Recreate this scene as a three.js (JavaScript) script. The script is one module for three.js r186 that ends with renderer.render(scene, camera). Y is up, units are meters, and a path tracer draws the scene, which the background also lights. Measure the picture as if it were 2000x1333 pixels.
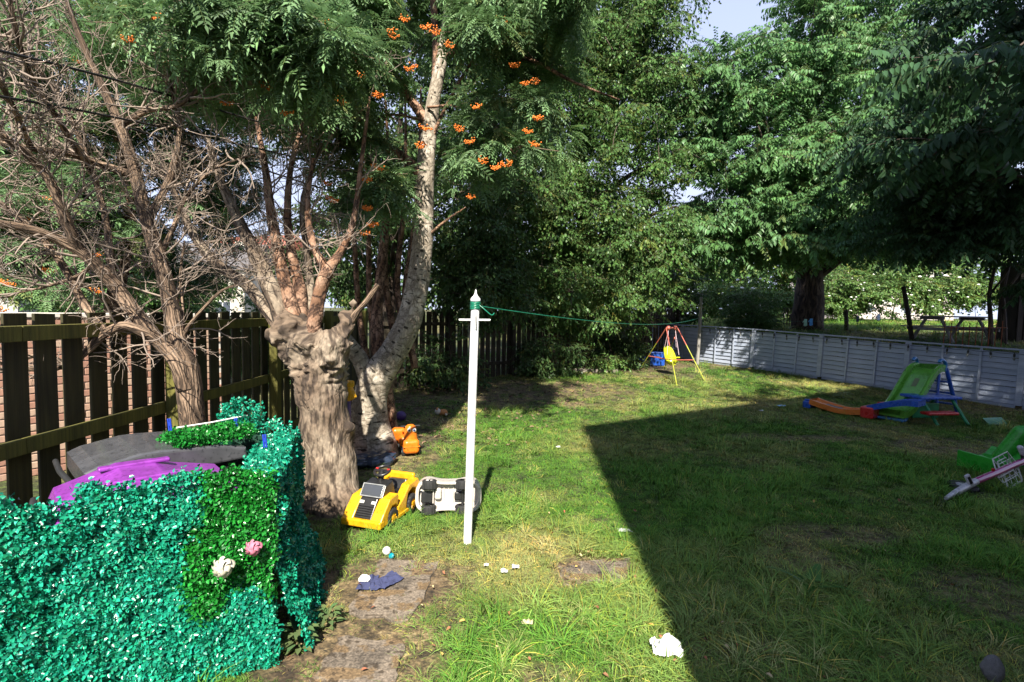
import * as THREE from 'three';
import { mergeGeometries } from 'three/addons/utils/BufferGeometryUtils.js';
import { RoundedBoxGeometry } from 'three/addons/geometries/RoundedBoxGeometry.js';
import { MarchingCubes } from 'three/addons/objects/MarchingCubes.js';

// ---------------------------------------------------------------- camera, sky, sun, exposure
const scene = new THREE.Scene();
const camera = new THREE.PerspectiveCamera(2 * Math.atan(666.5 / 1000) * 180 / Math.PI, 2000 / 1333, 0.05, 900);
camera.position.set(0, 1.75, 0);
camera.rotation.order = 'YXZ';
camera.rotation.set(-Math.atan(59.5 / 1000), 0, 1.0 * Math.PI / 180);
camera.updateMatrixWorld();
const renderer = new THREE.WebGLRenderer({ antialias: true });
renderer.setSize(1024, 682);
renderer.toneMapping = THREE.LinearToneMapping;
renderer.toneMappingExposure = 2.65;
renderer.shadowMap.enabled = true;

const SUN = new THREE.Vector3(-0.036, 1.0, 1.0).normalize();          // towards the sun: behind the camera, about 45 degrees up
{
  const W = 256, H = 128, d = new Float32Array(W * H * 4);
  for (let j = 0; j < H; j++) for (let i = 0; i < W; i++) {
    const el = ((j + 0.5) / H - 0.5) * Math.PI, az = ((i + 0.5) / W - 0.5) * 2 * Math.PI;
    const v = new THREE.Vector3(Math.cos(el) * Math.cos(az), Math.sin(el), Math.cos(el) * Math.sin(az));
    const t = Math.pow(1 - Math.max(0, Math.sin(el)), 1.4);
    const s = Math.max(0, v.dot(SUN)), halo = 0.06 * Math.pow(s, 8);
    const k = (j * W + i) * 4;
    d[k] = 0.16 + 0.23 * t + halo; d[k + 1] = 0.205 + 0.23 * t + halo * 0.95; d[k + 2] = 0.36 + 0.20 * t + halo * 0.85; d[k + 3] = 1;
  }
  const tex = new THREE.DataTexture(d, W, H, THREE.RGBAFormat, THREE.FloatType);
  tex.mapping = THREE.EquirectangularReflectionMapping; tex.magFilter = THREE.LinearFilter; tex.needsUpdate = true;
  scene.background = tex; scene.environment = tex;
}
const sun = new THREE.DirectionalLight(new THREE.Color(1.0, 0.93, 0.80), 5.0);
sun.position.copy(SUN).multiplyScalar(60); sun.target.position.set(0, 0, -8); sun.position.add(sun.target.position);
sun.castShadow = true; sun.shadow.mapSize.set(4096, 4096); sun.shadow.radius = 1.4;
Object.assign(sun.shadow.camera, { left: -25, right: 25, top: 25, bottom: -25, near: 1, far: 140 });
scene.add(sun, sun.target);

// ---------------------------------------------------------------- small helpers
function rng(seed) { let a = seed >>> 0; return () => { a = (a + 0x6D2B79F5) | 0; let t = Math.imul(a ^ (a >>> 15), 1 | a); t = (t + Math.imul(t ^ (t >>> 7), 61 | t)) ^ t; return ((t ^ (t >>> 14)) >>> 0) / 4294967296; }; }
const hash = (i, j, k = 0) => { let h = Math.imul(i, 374761393) + Math.imul(j, 668265263) + Math.imul(k, 2147483647 ^ 0x5bd1e995) | 0; h = Math.imul(h ^ (h >>> 13), 1274126177); return ((h ^ (h >>> 16)) >>> 0) / 4294967296; };
const sm = (t) => t * t * (3 - 2 * t), lerp = (a, b, t) => a + (b - a) * t, clamp = (x, a = 0, b = 1) => Math.min(b, Math.max(a, x));
const sstep = (a, b, x) => sm(clamp((x - a) / (b - a)));
function vnoise(x, y, z = 0, wrap = 0) {
  const xi = Math.floor(x), yi = Math.floor(y), zi = Math.floor(z), u = sm(x - xi), v = sm(y - yi), w = sm(z - zi);
  const m = (n) => (wrap ? ((n % wrap) + wrap) % wrap : n);
  const c = (a, b, e) => hash(m(xi + a), m(yi + b), zi + e);
  const f = (e) => lerp(lerp(c(0, 0, e), c(1, 0, e), u), lerp(c(0, 1, e), c(1, 1, e), u), v);
  return w === 0 ? f(0) : lerp(f(0), f(1), w);
}
const fbm = (x, y, z = 0, o = 4) => { let s = 0, a = 0.5, n = 0; for (let i = 0; i < o; i++) { s += a * vnoise(x, y, z + i * 7.3); n += a; x *= 2.03; y *= 2.03; z *= 2.03; a *= 0.5; } return s / n; };
const V = (x, y, z) => new THREE.Vector3(x, y, z);
const lin = (r, g, b) => new THREE.Color().setRGB(r, g, b);

// scene layout works in (x, height, depth in front of the house door); three's z is minus that depth
function hgt(x, D) {
  let h = 0.024 * sstep(0, 1, clamp((D - 6) / 8)) * clamp(D - 6, 0, 10);
  h += 0.03 * (fbm(x * 0.7 + 3, D * 0.7) - 0.5);
  const e = rightSide(x, D);                                            // the neighbouring garden lies higher
  h += 0.95 * sstep(0.08, 0.5, e) + 0.03 * clamp(e, 0, 12);
  return h;
}
// the grey fence runs along this line
const FR0 = [5.9, 16.1], FR1 = [11.4, 6.95];
function rightSide(x, D) {
  const dx = FR1[0] - FR0[0], dD = FR1[1] - FR0[1], L = Math.hypot(dx, dD);
  return ((x - FR0[0]) * -dD + (D - FR0[1]) * dx) / L;
}
const rayOf = (px, py) => V((px / 1000 - 1) * 1.0, (666.5 - py) / 1000, -1).applyQuaternion(camera.quaternion);
const at = (px, py, D) => { const r = rayOf(px, py); return camera.position.clone().addScaledVector(r, D / -r.z); };   // a point of the place at that depth
const on = (px, py) => { const r = rayOf(px, py); let h = 0, p; for (let k = 0; k < 12; k++) { p = camera.position.clone().addScaledVector(r, (h - 1.75) / r.y); h = clamp(hgt(p.x, -p.z), 0, 0.4); } return p; };
const G = (x, D) => V(x, hgt(x, D), -D);

const taken = new Map();
function numbered(n) { const k = taken.get(n) || 0; taken.set(n, k + 1); return k ? n + '_' + String(k).padStart(3, '0') : n; }
function tag(o, label, category, group, kind) { Object.assign(o.userData, { label, category }); if (group) o.userData.group = group; if (kind) o.userData.kind = kind; return o; }
function thing(name, label, category, pos = [0, 0, 0], turn = 0, group) {
  const o = new THREE.Group(); o.name = numbered(name); o.position.set(...(pos.isVector3 ? pos.toArray() : pos)); o.rotation.y = turn; scene.add(o);
  return tag(o, label, category, group);
}
function part(name, geo, mat, parent = scene, kind) {
  const gs = Array.isArray(geo) ? merge(geo) : geo;
  const m = new THREE.Mesh(gs, mat); m.name = parent === scene ? numbered(name) : name; m.castShadow = m.receiveShadow = true; parent.add(m);
  if (kind) m.userData.kind = kind;
  return m;
}
function merge(list) {
  const cols = list.some((g) => g.attributes.color);
  return mergeGeometries(list.map((g) => {
    const h = g.index ? g.toNonIndexed() : g.clone();
    for (const k of Object.keys(h.attributes)) if (!['position', 'normal', 'uv', 'color'].includes(k)) h.deleteAttribute(k);
    if (!h.attributes.normal) h.computeVertexNormals();
    if (!h.attributes.uv) h.setAttribute('uv', new THREE.Float32BufferAttribute(new Float32Array(h.attributes.position.count * 2), 2));
    if (cols && !h.attributes.color) h.setAttribute('color', new THREE.Float32BufferAttribute(new Float32Array(h.attributes.position.count * 3).fill(1), 3));
    h.morphAttributes = {}; return h;
  }));
}
function instanced(name, geo, mat, mats, parent = scene, cols) {
  const m = new THREE.InstancedMesh(geo, mat, mats.length); m.name = parent === scene ? numbered(name) : name;
  mats.forEach((q, i) => m.setMatrixAt(i, q)); if (cols) cols.forEach((c, i) => m.setColorAt(i, c));
  m.castShadow = m.receiveShadow = true; m.userData.kind = 'stuff'; parent.add(m); return m;
}
const box = (w, h, d, x = 0, y = 0, z = 0, r = 0.01, seg = 2) => { const b = r > 0 ? new RoundedBoxGeometry(w, h, d, seg, Math.min(r, w / 2.01, h / 2.01, d / 2.01)) : new THREE.BoxGeometry(w, h, d); const g = r > 0 ? boxUV(b) : boxUV(b); return g.translate(x, y, z); };
function boxUV(g) {                                                       // uv in metres from the dominant axis of the normal
  g = g.index ? g.toNonIndexed() : g;
  const p = g.attributes.position, n = g.attributes.normal, uv = new Float32Array(p.count * 2);
  for (let i = 0; i < p.count; i += 3) {
    let ax = 0, ay = 0, az = 0; for (let k = 0; k < 3; k++) { ax += Math.abs(n.getX(i + k)); ay += Math.abs(n.getY(i + k)); az += Math.abs(n.getZ(i + k)); }
    for (let k = 0; k < 3; k++) { const j = i + k; const a = ax >= ay && ax >= az ? [p.getZ(j), p.getY(j)] : ay >= az ? [p.getX(j), p.getZ(j)] : [p.getX(j), p.getY(j)]; uv[j * 2] = a[0]; uv[j * 2 + 1] = a[1]; }
  }
  g.setAttribute('uv', new THREE.BufferAttribute(uv, 2)); return g;
}
const cyl = (r0, r1, h, n = 16, x = 0, y = 0, z = 0) => new THREE.CylinderGeometry(r1, r0, h, n).translate(x, y + h / 2, z);
// a bent, tapering tube with uneven girth; uv in metres
function tube(pts, rad, sides = 8, o = {}) {
  const n = pts.length, pos = [], nor = [], uv = [], idx = [];
  const R = (i) => (typeof rad === 'number' ? rad : rad[i]);
  let T = V(0, 1, 0), N = null, len = o.u0 || 0;
  for (let i = 0; i < n; i++) {
    const t = pts[Math.min(i + 1, n - 1)].clone().sub(pts[Math.max(i - 1, 0)]).normalize();
    if (!N) { N = (Math.abs(t.y) < 0.9 ? V(0, 1, 0) : V(1, 0, 0)).cross(t).normalize(); } else { N.sub(t.clone().multiplyScalar(N.dot(t))).normalize(); }
    const B = t.clone().cross(N); T = t;
    if (i) len += pts[i].distanceTo(pts[i - 1]);
    for (let k = 0; k <= sides; k++) {
      const a = (k % sides) / sides * Math.PI * 2, dir = N.clone().multiplyScalar(Math.cos(a)).addScaledVector(B, Math.sin(a));
      let r = R(i); if (o.rough) r *= 1 + o.rough * (2 * fbm(Math.cos(a) * (o.freq || 1.3) + (o.seed || 0), Math.sin(a) * (o.freq || 1.3), len * (o.lf || 7), 3) - 1);
      const p = pts[i].clone().addScaledVector(dir, r);
      pos.push(p.x, p.y, p.z); nor.push(dir.x, dir.y, dir.z); uv.push(k / sides * 2 * Math.PI * Math.max(0.004, typeof rad === 'number' ? rad : rad[0]), len);
    }
  }
  const w = sides + 1;
  for (let i = 0; i < n - 1; i++) for (let k = 0; k < sides; k++) { const a = i * w + k; idx.push(a, a + 1, a + w, a + 1, a + w + 1, a + w); }
  for (const e of o.open ? [] : [0, n - 1]) { const c = pos.length / 3, s = e ? 1 : -1; const tt = (e ? pts[n - 1].clone().sub(pts[n - 2]) : pts[0].clone().sub(pts[1])).normalize(); pos.push(pts[e].x, pts[e].y, pts[e].z); nor.push(tt.x, tt.y, tt.z); uv.push(0, 0); const b0 = c + 1; for (let k = 0; k <= sides; k++) { const q = (e * w + k) * 3; pos.push(pos[q], pos[q + 1], pos[q + 2]); nor.push(tt.x, tt.y, tt.z); uv.push(0.02 * Math.cos(k), 0.02 * Math.sin(k)); } for (let k = 0; k < sides; k++) s > 0 ? idx.push(c, b0 + k, b0 + k + 1) : idx.push(c, b0 + k + 1, b0 + k); }
  const g = new THREE.BufferGeometry();
  g.setAttribute('position', new THREE.Float32BufferAttribute(pos, 3)); g.setAttribute('normal', new THREE.Float32BufferAttribute(nor, 3)); g.setAttribute('uv', new THREE.Float32BufferAttribute(uv, 2)); g.setIndex(idx);
  if (o.rough) g.computeVertexNormals();
  return g;
}
function smooth(pts, n) { const c = new THREE.CatmullRomCurve3(pts, false, 'centripetal'); return c.getPoints(n); }
const rads = (a, n) => { const out = []; for (let i = 0; i <= n; i++) { const t = i / n * (a.length - 1), k = Math.min(a.length - 2, Math.floor(t)); out.push(lerp(a[k], a[k + 1], t - k)); } return out; };
const extrude = (pts, depth, bevel = 0.01, seg = 2) => { const s = new THREE.Shape(pts.map((p) => new THREE.Vector2(p[0], p[1]))); return new THREE.ExtrudeGeometry(s, { depth: depth - 2 * bevel, bevelEnabled: bevel > 0, bevelThickness: bevel, bevelSize: bevel, bevelOffset: -bevel, bevelSegments: seg, curveSegments: 10 }).translate(0, 0, bevel); };
const rot = (g, x = 0, y = 0, z = 0) => { g.applyMatrix4(new THREE.Matrix4().makeRotationFromEuler(new THREE.Euler(x, y, z))); return g; };
const mat4 = (p, q, s) => new THREE.Matrix4().compose(p, q, typeof s === 'number' ? V(s, s, s) : s);

// ---------------------------------------------------------------- textures and materials
function tex(w, h, fn, srgb = true, rep = [1, 1]) {
  const d = new Uint8Array(w * h * 4);
  for (let j = 0; j < h; j++) for (let i = 0; i < w; i++) { const c = fn(i / w, j / h, i, j); const k = (j * w + i) * 4; d[k] = clamp(c[0]) * 255; d[k + 1] = clamp(c[1]) * 255; d[k + 2] = clamp(c[2]) * 255; d[k + 3] = 255; }
  const t = new THREE.DataTexture(d, w, h, THREE.RGBAFormat); t.wrapS = t.wrapT = THREE.RepeatWrapping; t.magFilter = THREE.LinearFilter; t.minFilter = THREE.LinearMipmapLinearFilter; t.generateMipmaps = true;
  if (srgb) t.colorSpace = THREE.SRGBColorSpace; t.repeat.set(rep[0], rep[1]); t.needsUpdate = true; return t;
}
const wfbm = (u, v, f, o = 4) => { let s = 0, a = 0.5, n = 0, q = f; for (let i = 0; i < o; i++) { s += a * vnoise(u * q, v * q, i * 5, q); n += a; a *= 0.5; q *= 2; } return s / n; };   // tiling
const wfbm2 = (u, v, fu, fv, o = 4) => { let s = 0, a = 0.5, n = 0, p = fu, q = fv; for (let i = 0; i < o; i++) { const x = u * p, y = v * q, xi = Math.floor(x), yi = Math.floor(y), c = (e, f) => hash(((xi + e) % p + p) % p, ((yi + f) % q + q) % q, i * 11 + 3); s += a * lerp(lerp(c(0, 0), c(1, 0), sm(x - xi)), lerp(c(0, 1), c(1, 1), sm(x - xi)), sm(y - yi)); n += a; a *= 0.5; p *= 2; q *= 2; } return s / n; };
const mixc = (a, b, t) => [lerp(a[0], b[0], t), lerp(a[1], b[1], t), lerp(a[2], b[2], t)];
const std = (o) => new THREE.MeshStandardMaterial({ roughness: 0.8, metalness: 0, side: THREE.DoubleSide, ...o });
const phys = (o) => new THREE.MeshPhysicalMaterial({ roughness: 0.8, metalness: 0, side: THREE.DoubleSide, ...o });
const speck = tex(256, 256, (u, v) => { const n = wfbm(u, v, 8, 5), s = wfbm(u + 0.3, v + 0.7, 32, 3); const k = 0.80 + 0.20 * clamp(n * 1.1) - 0.18 * sstep(0.62, 0.8, s); return [k, k, k * 0.985]; }, true, [2.2, 2.2]);
const roughTex = tex(256, 256, (u, v) => { const n = wfbm(u, v, 6, 5); const k = 0.55 + 0.45 * n; return [k, k, k]; }, false, [3, 3]);
const plastic = (c, rough = 0.42) => phys({ color: c, roughness: rough, roughnessMap: roughTex, map: speck, clearcoat: 0.12, clearcoatRoughness: 0.35 });
function barkMaterial(dark, mid, light, o = {}) {
  const seed = o.seed || 0, fu = o.fu || 6, fv = o.fv || 2;
  const h = (u, v) => { const w = wfbm2(u + seed, v, 4, 4, 3) * 0.25; const r = Math.abs(2 * wfbm2(u + w, v + w * 0.6, fu, fv, 4) - 1); return o.plates ? (1 - 0.55 * (1 - sstep(0, 0.12, r)) * sstep(0.50, 0.64, wfbm2(u + 0.37, v + 0.11, 5, 4, 3))) * (0.15 + 0.85 * sstep(0.25, 0.7, wfbm2(u, v, 22, 8, 5))) : clamp(1 - Math.pow(1 - r, 2.4)); };
  const map = tex(320, 320, (u, v) => { const k = h(u, v), p = wfbm2(u, v, 3, 3, 4), f = wfbm2(u, v, 48, 40, 2); let c = mixc(dark, mid, clamp(k * 1.6)); c = mixc(c, light, sstep(0.35, 0.75, p) * clamp(k * 1.4)); const g = 0.82 + 0.36 * f; c = [c[0] * g, c[1] * g, c[2] * g]; if (o.lenticel) { const l = wfbm2(u + 0.13, v, 5, 34, 2), q = wfbm2(u, v + 0.4, 3, 14, 2); const d = sstep(0.70, 0.76, l) * sstep(0.54, 0.62, q); c = mixc(c, [0.14, 0.12, 0.10], d * 0.85); } return c; });
  const bump = tex(320, 320, (u, v) => { const k = h(u, v) * 0.75 + 0.25 * wfbm2(u, v, 40, 32, 3); return [k, k, k]; }, false);
  for (const t of [map, bump]) t.repeat.set(o.ru || 2.2, o.rv || 1.6);
  return std({ map, bumpMap: bump, bumpScale: o.bump || 0.012, roughness: 0.95 });
}
// ---------------------------------------------------------------- ground
// bare or straw patches of the lawn: [x, depth, radius x, radius depth, strength]
const BARE = [[-0.75, 2.45, 0.5, 0.4, 1], [-0.78, 3.1, 0.62, 0.42, 1], [-0.45, 2.75, 0.35, 0.16, 0.8], [-0.45, 3.35, 0.3, 0.14, 0.7], [0.6, 3.37, 0.3, 0.2, 1], [2.6, 4.0, 0.6, 0.22, 0.7], [3.1, 3.2, 0.45, 0.35, 0.6], [2.1, 3.55, 0.35, 0.3, 0.5], [4.3, 7.25, 1.2, 0.2, 0.8], [5.5, 7.9, 1.0, 0.3, 0.4], [6.2, 6.9, 1.2, 0.5, 0.7],
  [1.6, 11.3, 1.1, 0.45, 0.8], [3.9, 13.0, 1.4, 0.5, 0.6], [0.2, 2.35, 0.3, 0.12, 0.6], [-1.5, 4.1, 0.5, 0.6, 0.5], [-1.25, 2.9, 0.35, 0.5, 0.75], [-2, 7, 1.4, 3.2, 0.75], [-0.6, 10.5, 3.5, 1.5, 0.85], [2.5, 15, 4, 1.8, 0.9], [0.95, 4.15, 0.25, 0.1, 0.6], [-0.3, 4.9, 0.7, 0.25, 0.35], [8.6, 9.6, 1.6, 0.7, 0.6]];
function bare(x, D) { let b = 0; for (const [cx, cD, rx, rD, s] of BARE) { const q = Math.hypot((x - cx) / rx, (D - cD) / rD) + 0.9 * (fbm(x * 3.1 + cx, D * 3.1) - 0.5); b = Math.max(b, s * (1 - sstep(0.65, 1.15, q))); } return b; }
const dry = (x, D) => clamp(2.6 * (fbm(x * 0.9 + 11, D * 0.9 + 5, 0, 4) - 0.43) + 0.9 * (fbm(x * 5 + 1, D * 5 + 7, 0, 2) - 0.5));
const litter = (x, D) => clamp(1.6 * (fbm(x * 1.7 + 41, D * 1.7 + 15, 0, 3) - 0.35));
{
  const axis = (lo, hi, fine, stop) => { const a = []; for (let v = lo; v <= hi + 1e-6; v += fine) a.push(v); let s = fine, v = hi; while (v < stop) { s *= 1.35; v += s; a.push(v); } return a; };
  const xs = [...axis(5, 22, 0.16, 420).map((v) => v), ...axis(-5, 6, 0.16, 420).map((v) => -v)]; const X = [...new Set(xs.map((v) => +v.toFixed(3)))].sort((a, b) => a - b);
  const Dn = [...axis(-2, 27, 0.16, 520)]; for (const v of axis(2.2, 3, 0.4, 60)) Dn.push(-v); const Ds = [...new Set(Dn.map((v) => +v.toFixed(3)))].sort((a, b) => a - b);
  const pos = [], uv = [], col = [], idx = [];
  const soil = [0.15, 0.11, 0.07], straw = [0.40, 0.33, 0.18], green = [0.07, 0.11, 0.025];
  for (const D of Ds) for (const x of X) {
    pos.push(x, hgt(x, D), -D); uv.push(x, D);
    const b = bare(x, D), k = dry(x, D), l = litter(x, D);
    let c = mixc(green, straw, k * 0.7); c = mixc(c, mixc(soil, straw, l), b);
    col.push(...c);
  }
  const w = X.length;
  for (let j = 0; j < Ds.length - 1; j++) for (let i = 0; i < w - 1; i++) { const a = j * w + i; idx.push(a, a + 1, a + w, a + 1, a + w + 1, a + w); }
  const g = new THREE.BufferGeometry(); g.setAttribute('position', new THREE.Float32BufferAttribute(pos, 3)); g.setAttribute('uv', new THREE.Float32BufferAttribute(uv, 2)); g.setAttribute('color', new THREE.Float32BufferAttribute(col, 3)); g.setIndex(idx); g.computeVertexNormals();
  const map = tex(512, 512, (u, v) => { const n = wfbm(u, v, 24, 5), f = wfbm(u, v, 128, 2); const k = clamp(0.25 + 0.9 * n) * (0.65 + 0.7 * f); return [k * 1.04, k, k * 0.93]; }, true, [0.8, 0.8]);
  const bump = tex(512, 512, (u, v) => { const k = wfbm(u + 0.1, v, 32, 5); return [k, k, k]; }, false, [0.8, 0.8]);
  const m = part('ground', g, std({ map, bumpMap: bump, bumpScale: 0.03, vertexColors: true, roughness: 1 }));
  tag(m, 'worn garden ground of soil and straw under the grass', 'ground', null, 'structure');
}
// ---------------------------------------------------------------- grass
const FOOT = [];                                                          // places kept clear of grass: [x, depth, radius]
const CLEAR = [];                                                         // paving: convex quads
function inQuad(q, x, D) { let s = 0; for (let i = 0; i < 4; i++) { const a = q[i], b = q[(i + 1) % 4]; s += Math.sign((b[0] - a[0]) * (D - a[1]) - (b[1] - a[1]) * (x - a[0])); } return Math.abs(s) === 4; }
function bladeTuft(seed, n, len, spread, lean, wid) {
  const r = rng(seed), pos = [], nor = [], col = [], idx = [];
  for (let b = 0; b < n; b++) {
    const a = r() * 6.283, d = spread * Math.sqrt(r()), ox = Math.cos(a) * d, oz = Math.sin(a) * d, dir = a + (r() - 0.5) * 2.6, L = len * (0.55 + 0.6 * r()), ln = lean * (0.25 + 1.1 * r()), w = wid * (0.7 + 0.6 * r());
    const px = -Math.sin(dir + (r() - 0.5)), pz = Math.cos(dir + (r() - 0.5)), t = 0.78 + 0.44 * r(), y = r() < 0.16 ? 1 : 0, base = pos.length / 3;
    for (let k = 0; k <= 3; k++) {
      const s = k / 3, hx = ox + Math.cos(dir) * L * ln * s * s, hz = oz + Math.sin(dir) * L * ln * s * s, hy = L * s * (1 - 0.35 * ln * s), ww = w * (1 - s * s * 0.92) / 2;
      const c = y ? [1.9 * t, 1.35 * t, 0.9 * t] : [t, t, t];
      for (const q of k === 3 ? [0] : [-1, 1]) { pos.push(hx + px * ww * q, hy, hz + pz * ww * q); const nn = V(Math.cos(dir) * 0.4, 1, Math.sin(dir) * 0.4).normalize(); nor.push(nn.x, nn.y, nn.z); col.push(...c); }
    }
    idx.push(base, base + 1, base + 2, base + 1, base + 3, base + 2, base + 2, base + 3, base + 4, base + 3, base + 5, base + 4, base + 4, base + 5, base + 6);
  }
  const g = new THREE.BufferGeometry(); g.setAttribute('position', new THREE.Float32BufferAttribute(pos, 3)); g.setAttribute('normal', new THREE.Float32BufferAttribute(nor, 3)); g.setAttribute('color', new THREE.Float32BufferAttribute(col, 3)); g.setAttribute('uv', new THREE.Float32BufferAttribute(new Float32Array(pos.length / 3 * 2), 2)); g.setIndex(idx); return g;
}
const grassMat = phys({ color: 0xffffff, vertexColors: true, roughness: 0.8, specularIntensity: 0.25 });
function plantGrass() {
  const r = rng(77);
  const kinds = [bladeTuft(1, 30, 0.030, 0.045, 1.1, 0.0026), bladeTuft(2, 30, 0.038, 0.05, 1.3, 0.0027), bladeTuft(3, 24, 0.066, 0.055, 1.2, 0.0032), bladeTuft(4, 22, 0.115, 0.05, 1.1, 0.0042), bladeTuft(5, 26, 0.034, 0.06, 1.9, 0.0026)];
  const M = kinds.map(() => []), C = kinds.map(() => []);
  const lush = (x, D) => sstep(0.47, 0.66, fbm(x * 1.15 + 31, D * 1.15 + 9, 0, 3)) * (D < 5.5 ? 1 : 0.5) + 0.75 * Math.exp(-Math.pow(Math.hypot((x - 0.75) / 1.3, (D - 2.75) / 0.7), 2)) + 0.8 * Math.exp(-Math.pow(Math.hypot((x - 1.75) / 0.6, (D - 3.1) / 0.5), 2));
  const cell = (x0, x1, D0, D1, step, scale, keep) => {
    for (let D = D0; D < D1; D += step) for (let x = x0; x < x1; x += step) {
      const px = x + (r() - 0.5) * step * 1.6, pD = D + (r() - 0.5) * step * 1.6, a = r(), b = r(), c = r(), d = r(), e = r(), f = r();
      if (Math.abs(px) > pD * 1.06 + 0.5 || (keep && !keep(px, pD))) continue;
      const bb = bare(px, pD); if (a < bb * 0.9) continue;
      { const sl = CLEAR.findIndex((q) => inQuad(q.map(([qx, qD]) => { const m = q.reduce((s, p) => [s[0] + p[0] / 4, s[1] + p[1] / 4], [0, 0]); return [m[0] + (qx - m[0]) * 0.94, m[1] + (qD - m[1]) * 0.9]; }), px, pD)); if (sl >= 0 && e < (sl === 2 ? 0.72 : 0.935 - 0.14 * sstep(0.5, 0.62, fbm(px * 6, pD * 6)))) continue; }
      if (FOOT.some(([fx, fD, fr]) => Math.hypot(px - fx, pD - fD) < fr)) continue;
      const L = clamp(lush(px, pD)), k = clamp(dry(px, pD) * (1 - 0.6 * L) + 0.9 * bb * litter(px, pD));
      let n = b < L * 0.5 ? (c < 0.36 ? 3 : 2) : b < 0.75 ? (c < 0.5 ? 0 : 1) : 4; if (bb > 0.3 && n === 3) n = 0;
      const v = 0.75 + 0.5 * d, col = mixc([0.092 * v, 0.228 * v, 0.032 * v], [0.48 * v, 0.41 * v, 0.18 * v], clamp(k * 0.6 + (f < 0.10 ? 0.4 : 0)));
      const s = scale * (0.7 + 0.6 * d);
      M[n].push(mat4(V(px, hgt(px, pD) - 0.005, -pD), new THREE.Quaternion().setFromEuler(new THREE.Euler((e - 0.5) * 0.5, c * 6.283 * 3, (f - 0.5) * 0.5)), V(s, s * (0.75 + 0.5 * e), s)));
      C[n].push(lin(...col));
    }
  };
  const ours = (x, D) => x > -2.75 && rightSide(x, D) < 0.06;
  cell(-2.7, 4.6, 1.9, 4.6, 0.032, 0.9, ours); cell(-2.7, 8.2, 4.6, 8, 0.046, 1.05, ours); cell(-2.7, 10.5, 8, 12.5, 0.068, 1.25, ours); cell(-2.7, 9, 12.5, 18, 0.11, 1.5, ours);
  cell(6, 26, 10, 26, 0.22, 2.6, (x, D) => rightSide(x, D) > 0.3 && Math.hypot(x - 9.6, D - 16.8) > 0.7);
  kinds.forEach((g, i) => { const m = instanced('grass', g, grassMat, M[i], scene, C[i]); tag(m, ['short green lawn grass', 'mown green lawn grass with bent blades', 'longer green grass in lush patches of lawn', 'tall lush grass clumps in the lawn', 'flattened dry straw grass in the lawn'][i], 'grass', null, 'stuff'); });
}
// ---------------------------------------------------------------- paving slabs sunk in the lawn
{
  const map = tex(512, 512, (u, v) => { const n = wfbm(u, v, 5, 6), f = wfbm(u, v, 90, 2); const k = 0.38 + 0.34 * n + 0.34 * (f - 0.5); const m = sstep(0.50, 0.62, wfbm(u + 0.4, v, 9, 6)), s2 = sstep(0.6, 0.7, wfbm(u + 0.2, v + 0.6, 20, 4)); return mixc(mixc([k, k * 0.96, k * 0.92], [0.54 * (0.7 + 0.6 * f), 0.46 * (0.7 + 0.6 * f), 0.34 * (0.7 + 0.6 * f)], m * 0.75), [0.22, 0.19, 0.15], s2 * 0.6); }, true, [1.4, 1.4]);
  const bump = tex(256, 256, (u, v) => { const k = wfbm(u, v, 24, 5); return [k, k, k]; }, false, [2, 2]);
  const m = std({ map, bumpMap: bump, bumpScale: 0.006, roughness: 0.95, color: 0xc4b9aa });
  const slab = (quad, label) => {
    CLEAR.push(quad);
    const cx = quad.reduce((s, p) => s + p[0], 0) / 4, cD = quad.reduce((s, p) => s + p[1], 0) / 4, r = rng(Math.round(cx * 100 + cD * 1000));
    const pts = []; for (let i = 0; i < 4; i++) for (let k = 0; k < 7; k++) { const a = quad[i], b = quad[(i + 1) % 4], t = k / 7, n = 0.05 * (r() - 0.5) - (k < 2 || k > 5 ? 0.02 * r() : 0); pts.push([lerp(a[0], b[0], t) - cx + n, lerp(a[1], b[1], t) - cD + n]); }
    const g = extrude(pts, 0.06, 0.008); rot(g, -Math.PI / 2); g.translate(0, -0.045, 0);
    const o = part('paving_slab', boxUV(g), m); o.position.copy(G(cx, cD)); tag(o, label, 'paving slab', 'paving slabs in the lawn'); return o;
  };
  const q = (...p) => p.map(([x, y]) => { const v = on(x, y); return [v.x, -v.z]; });
  slab(q([672, 1205], [800, 1215], [858, 1100], [742, 1095]), 'grey paving slab with dark blue garment lying on it');
  slab(q([600, 1345], [770, 1350], [800, 1262], [660, 1245]), 'grey paving slab beside the ivy screen, half covered by straw');
  slab(q([1100, 1145], [1225, 1138], [1232, 1092], [1090, 1103]), 'straw covered paving slab at the edge of the house shadow');
}
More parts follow.
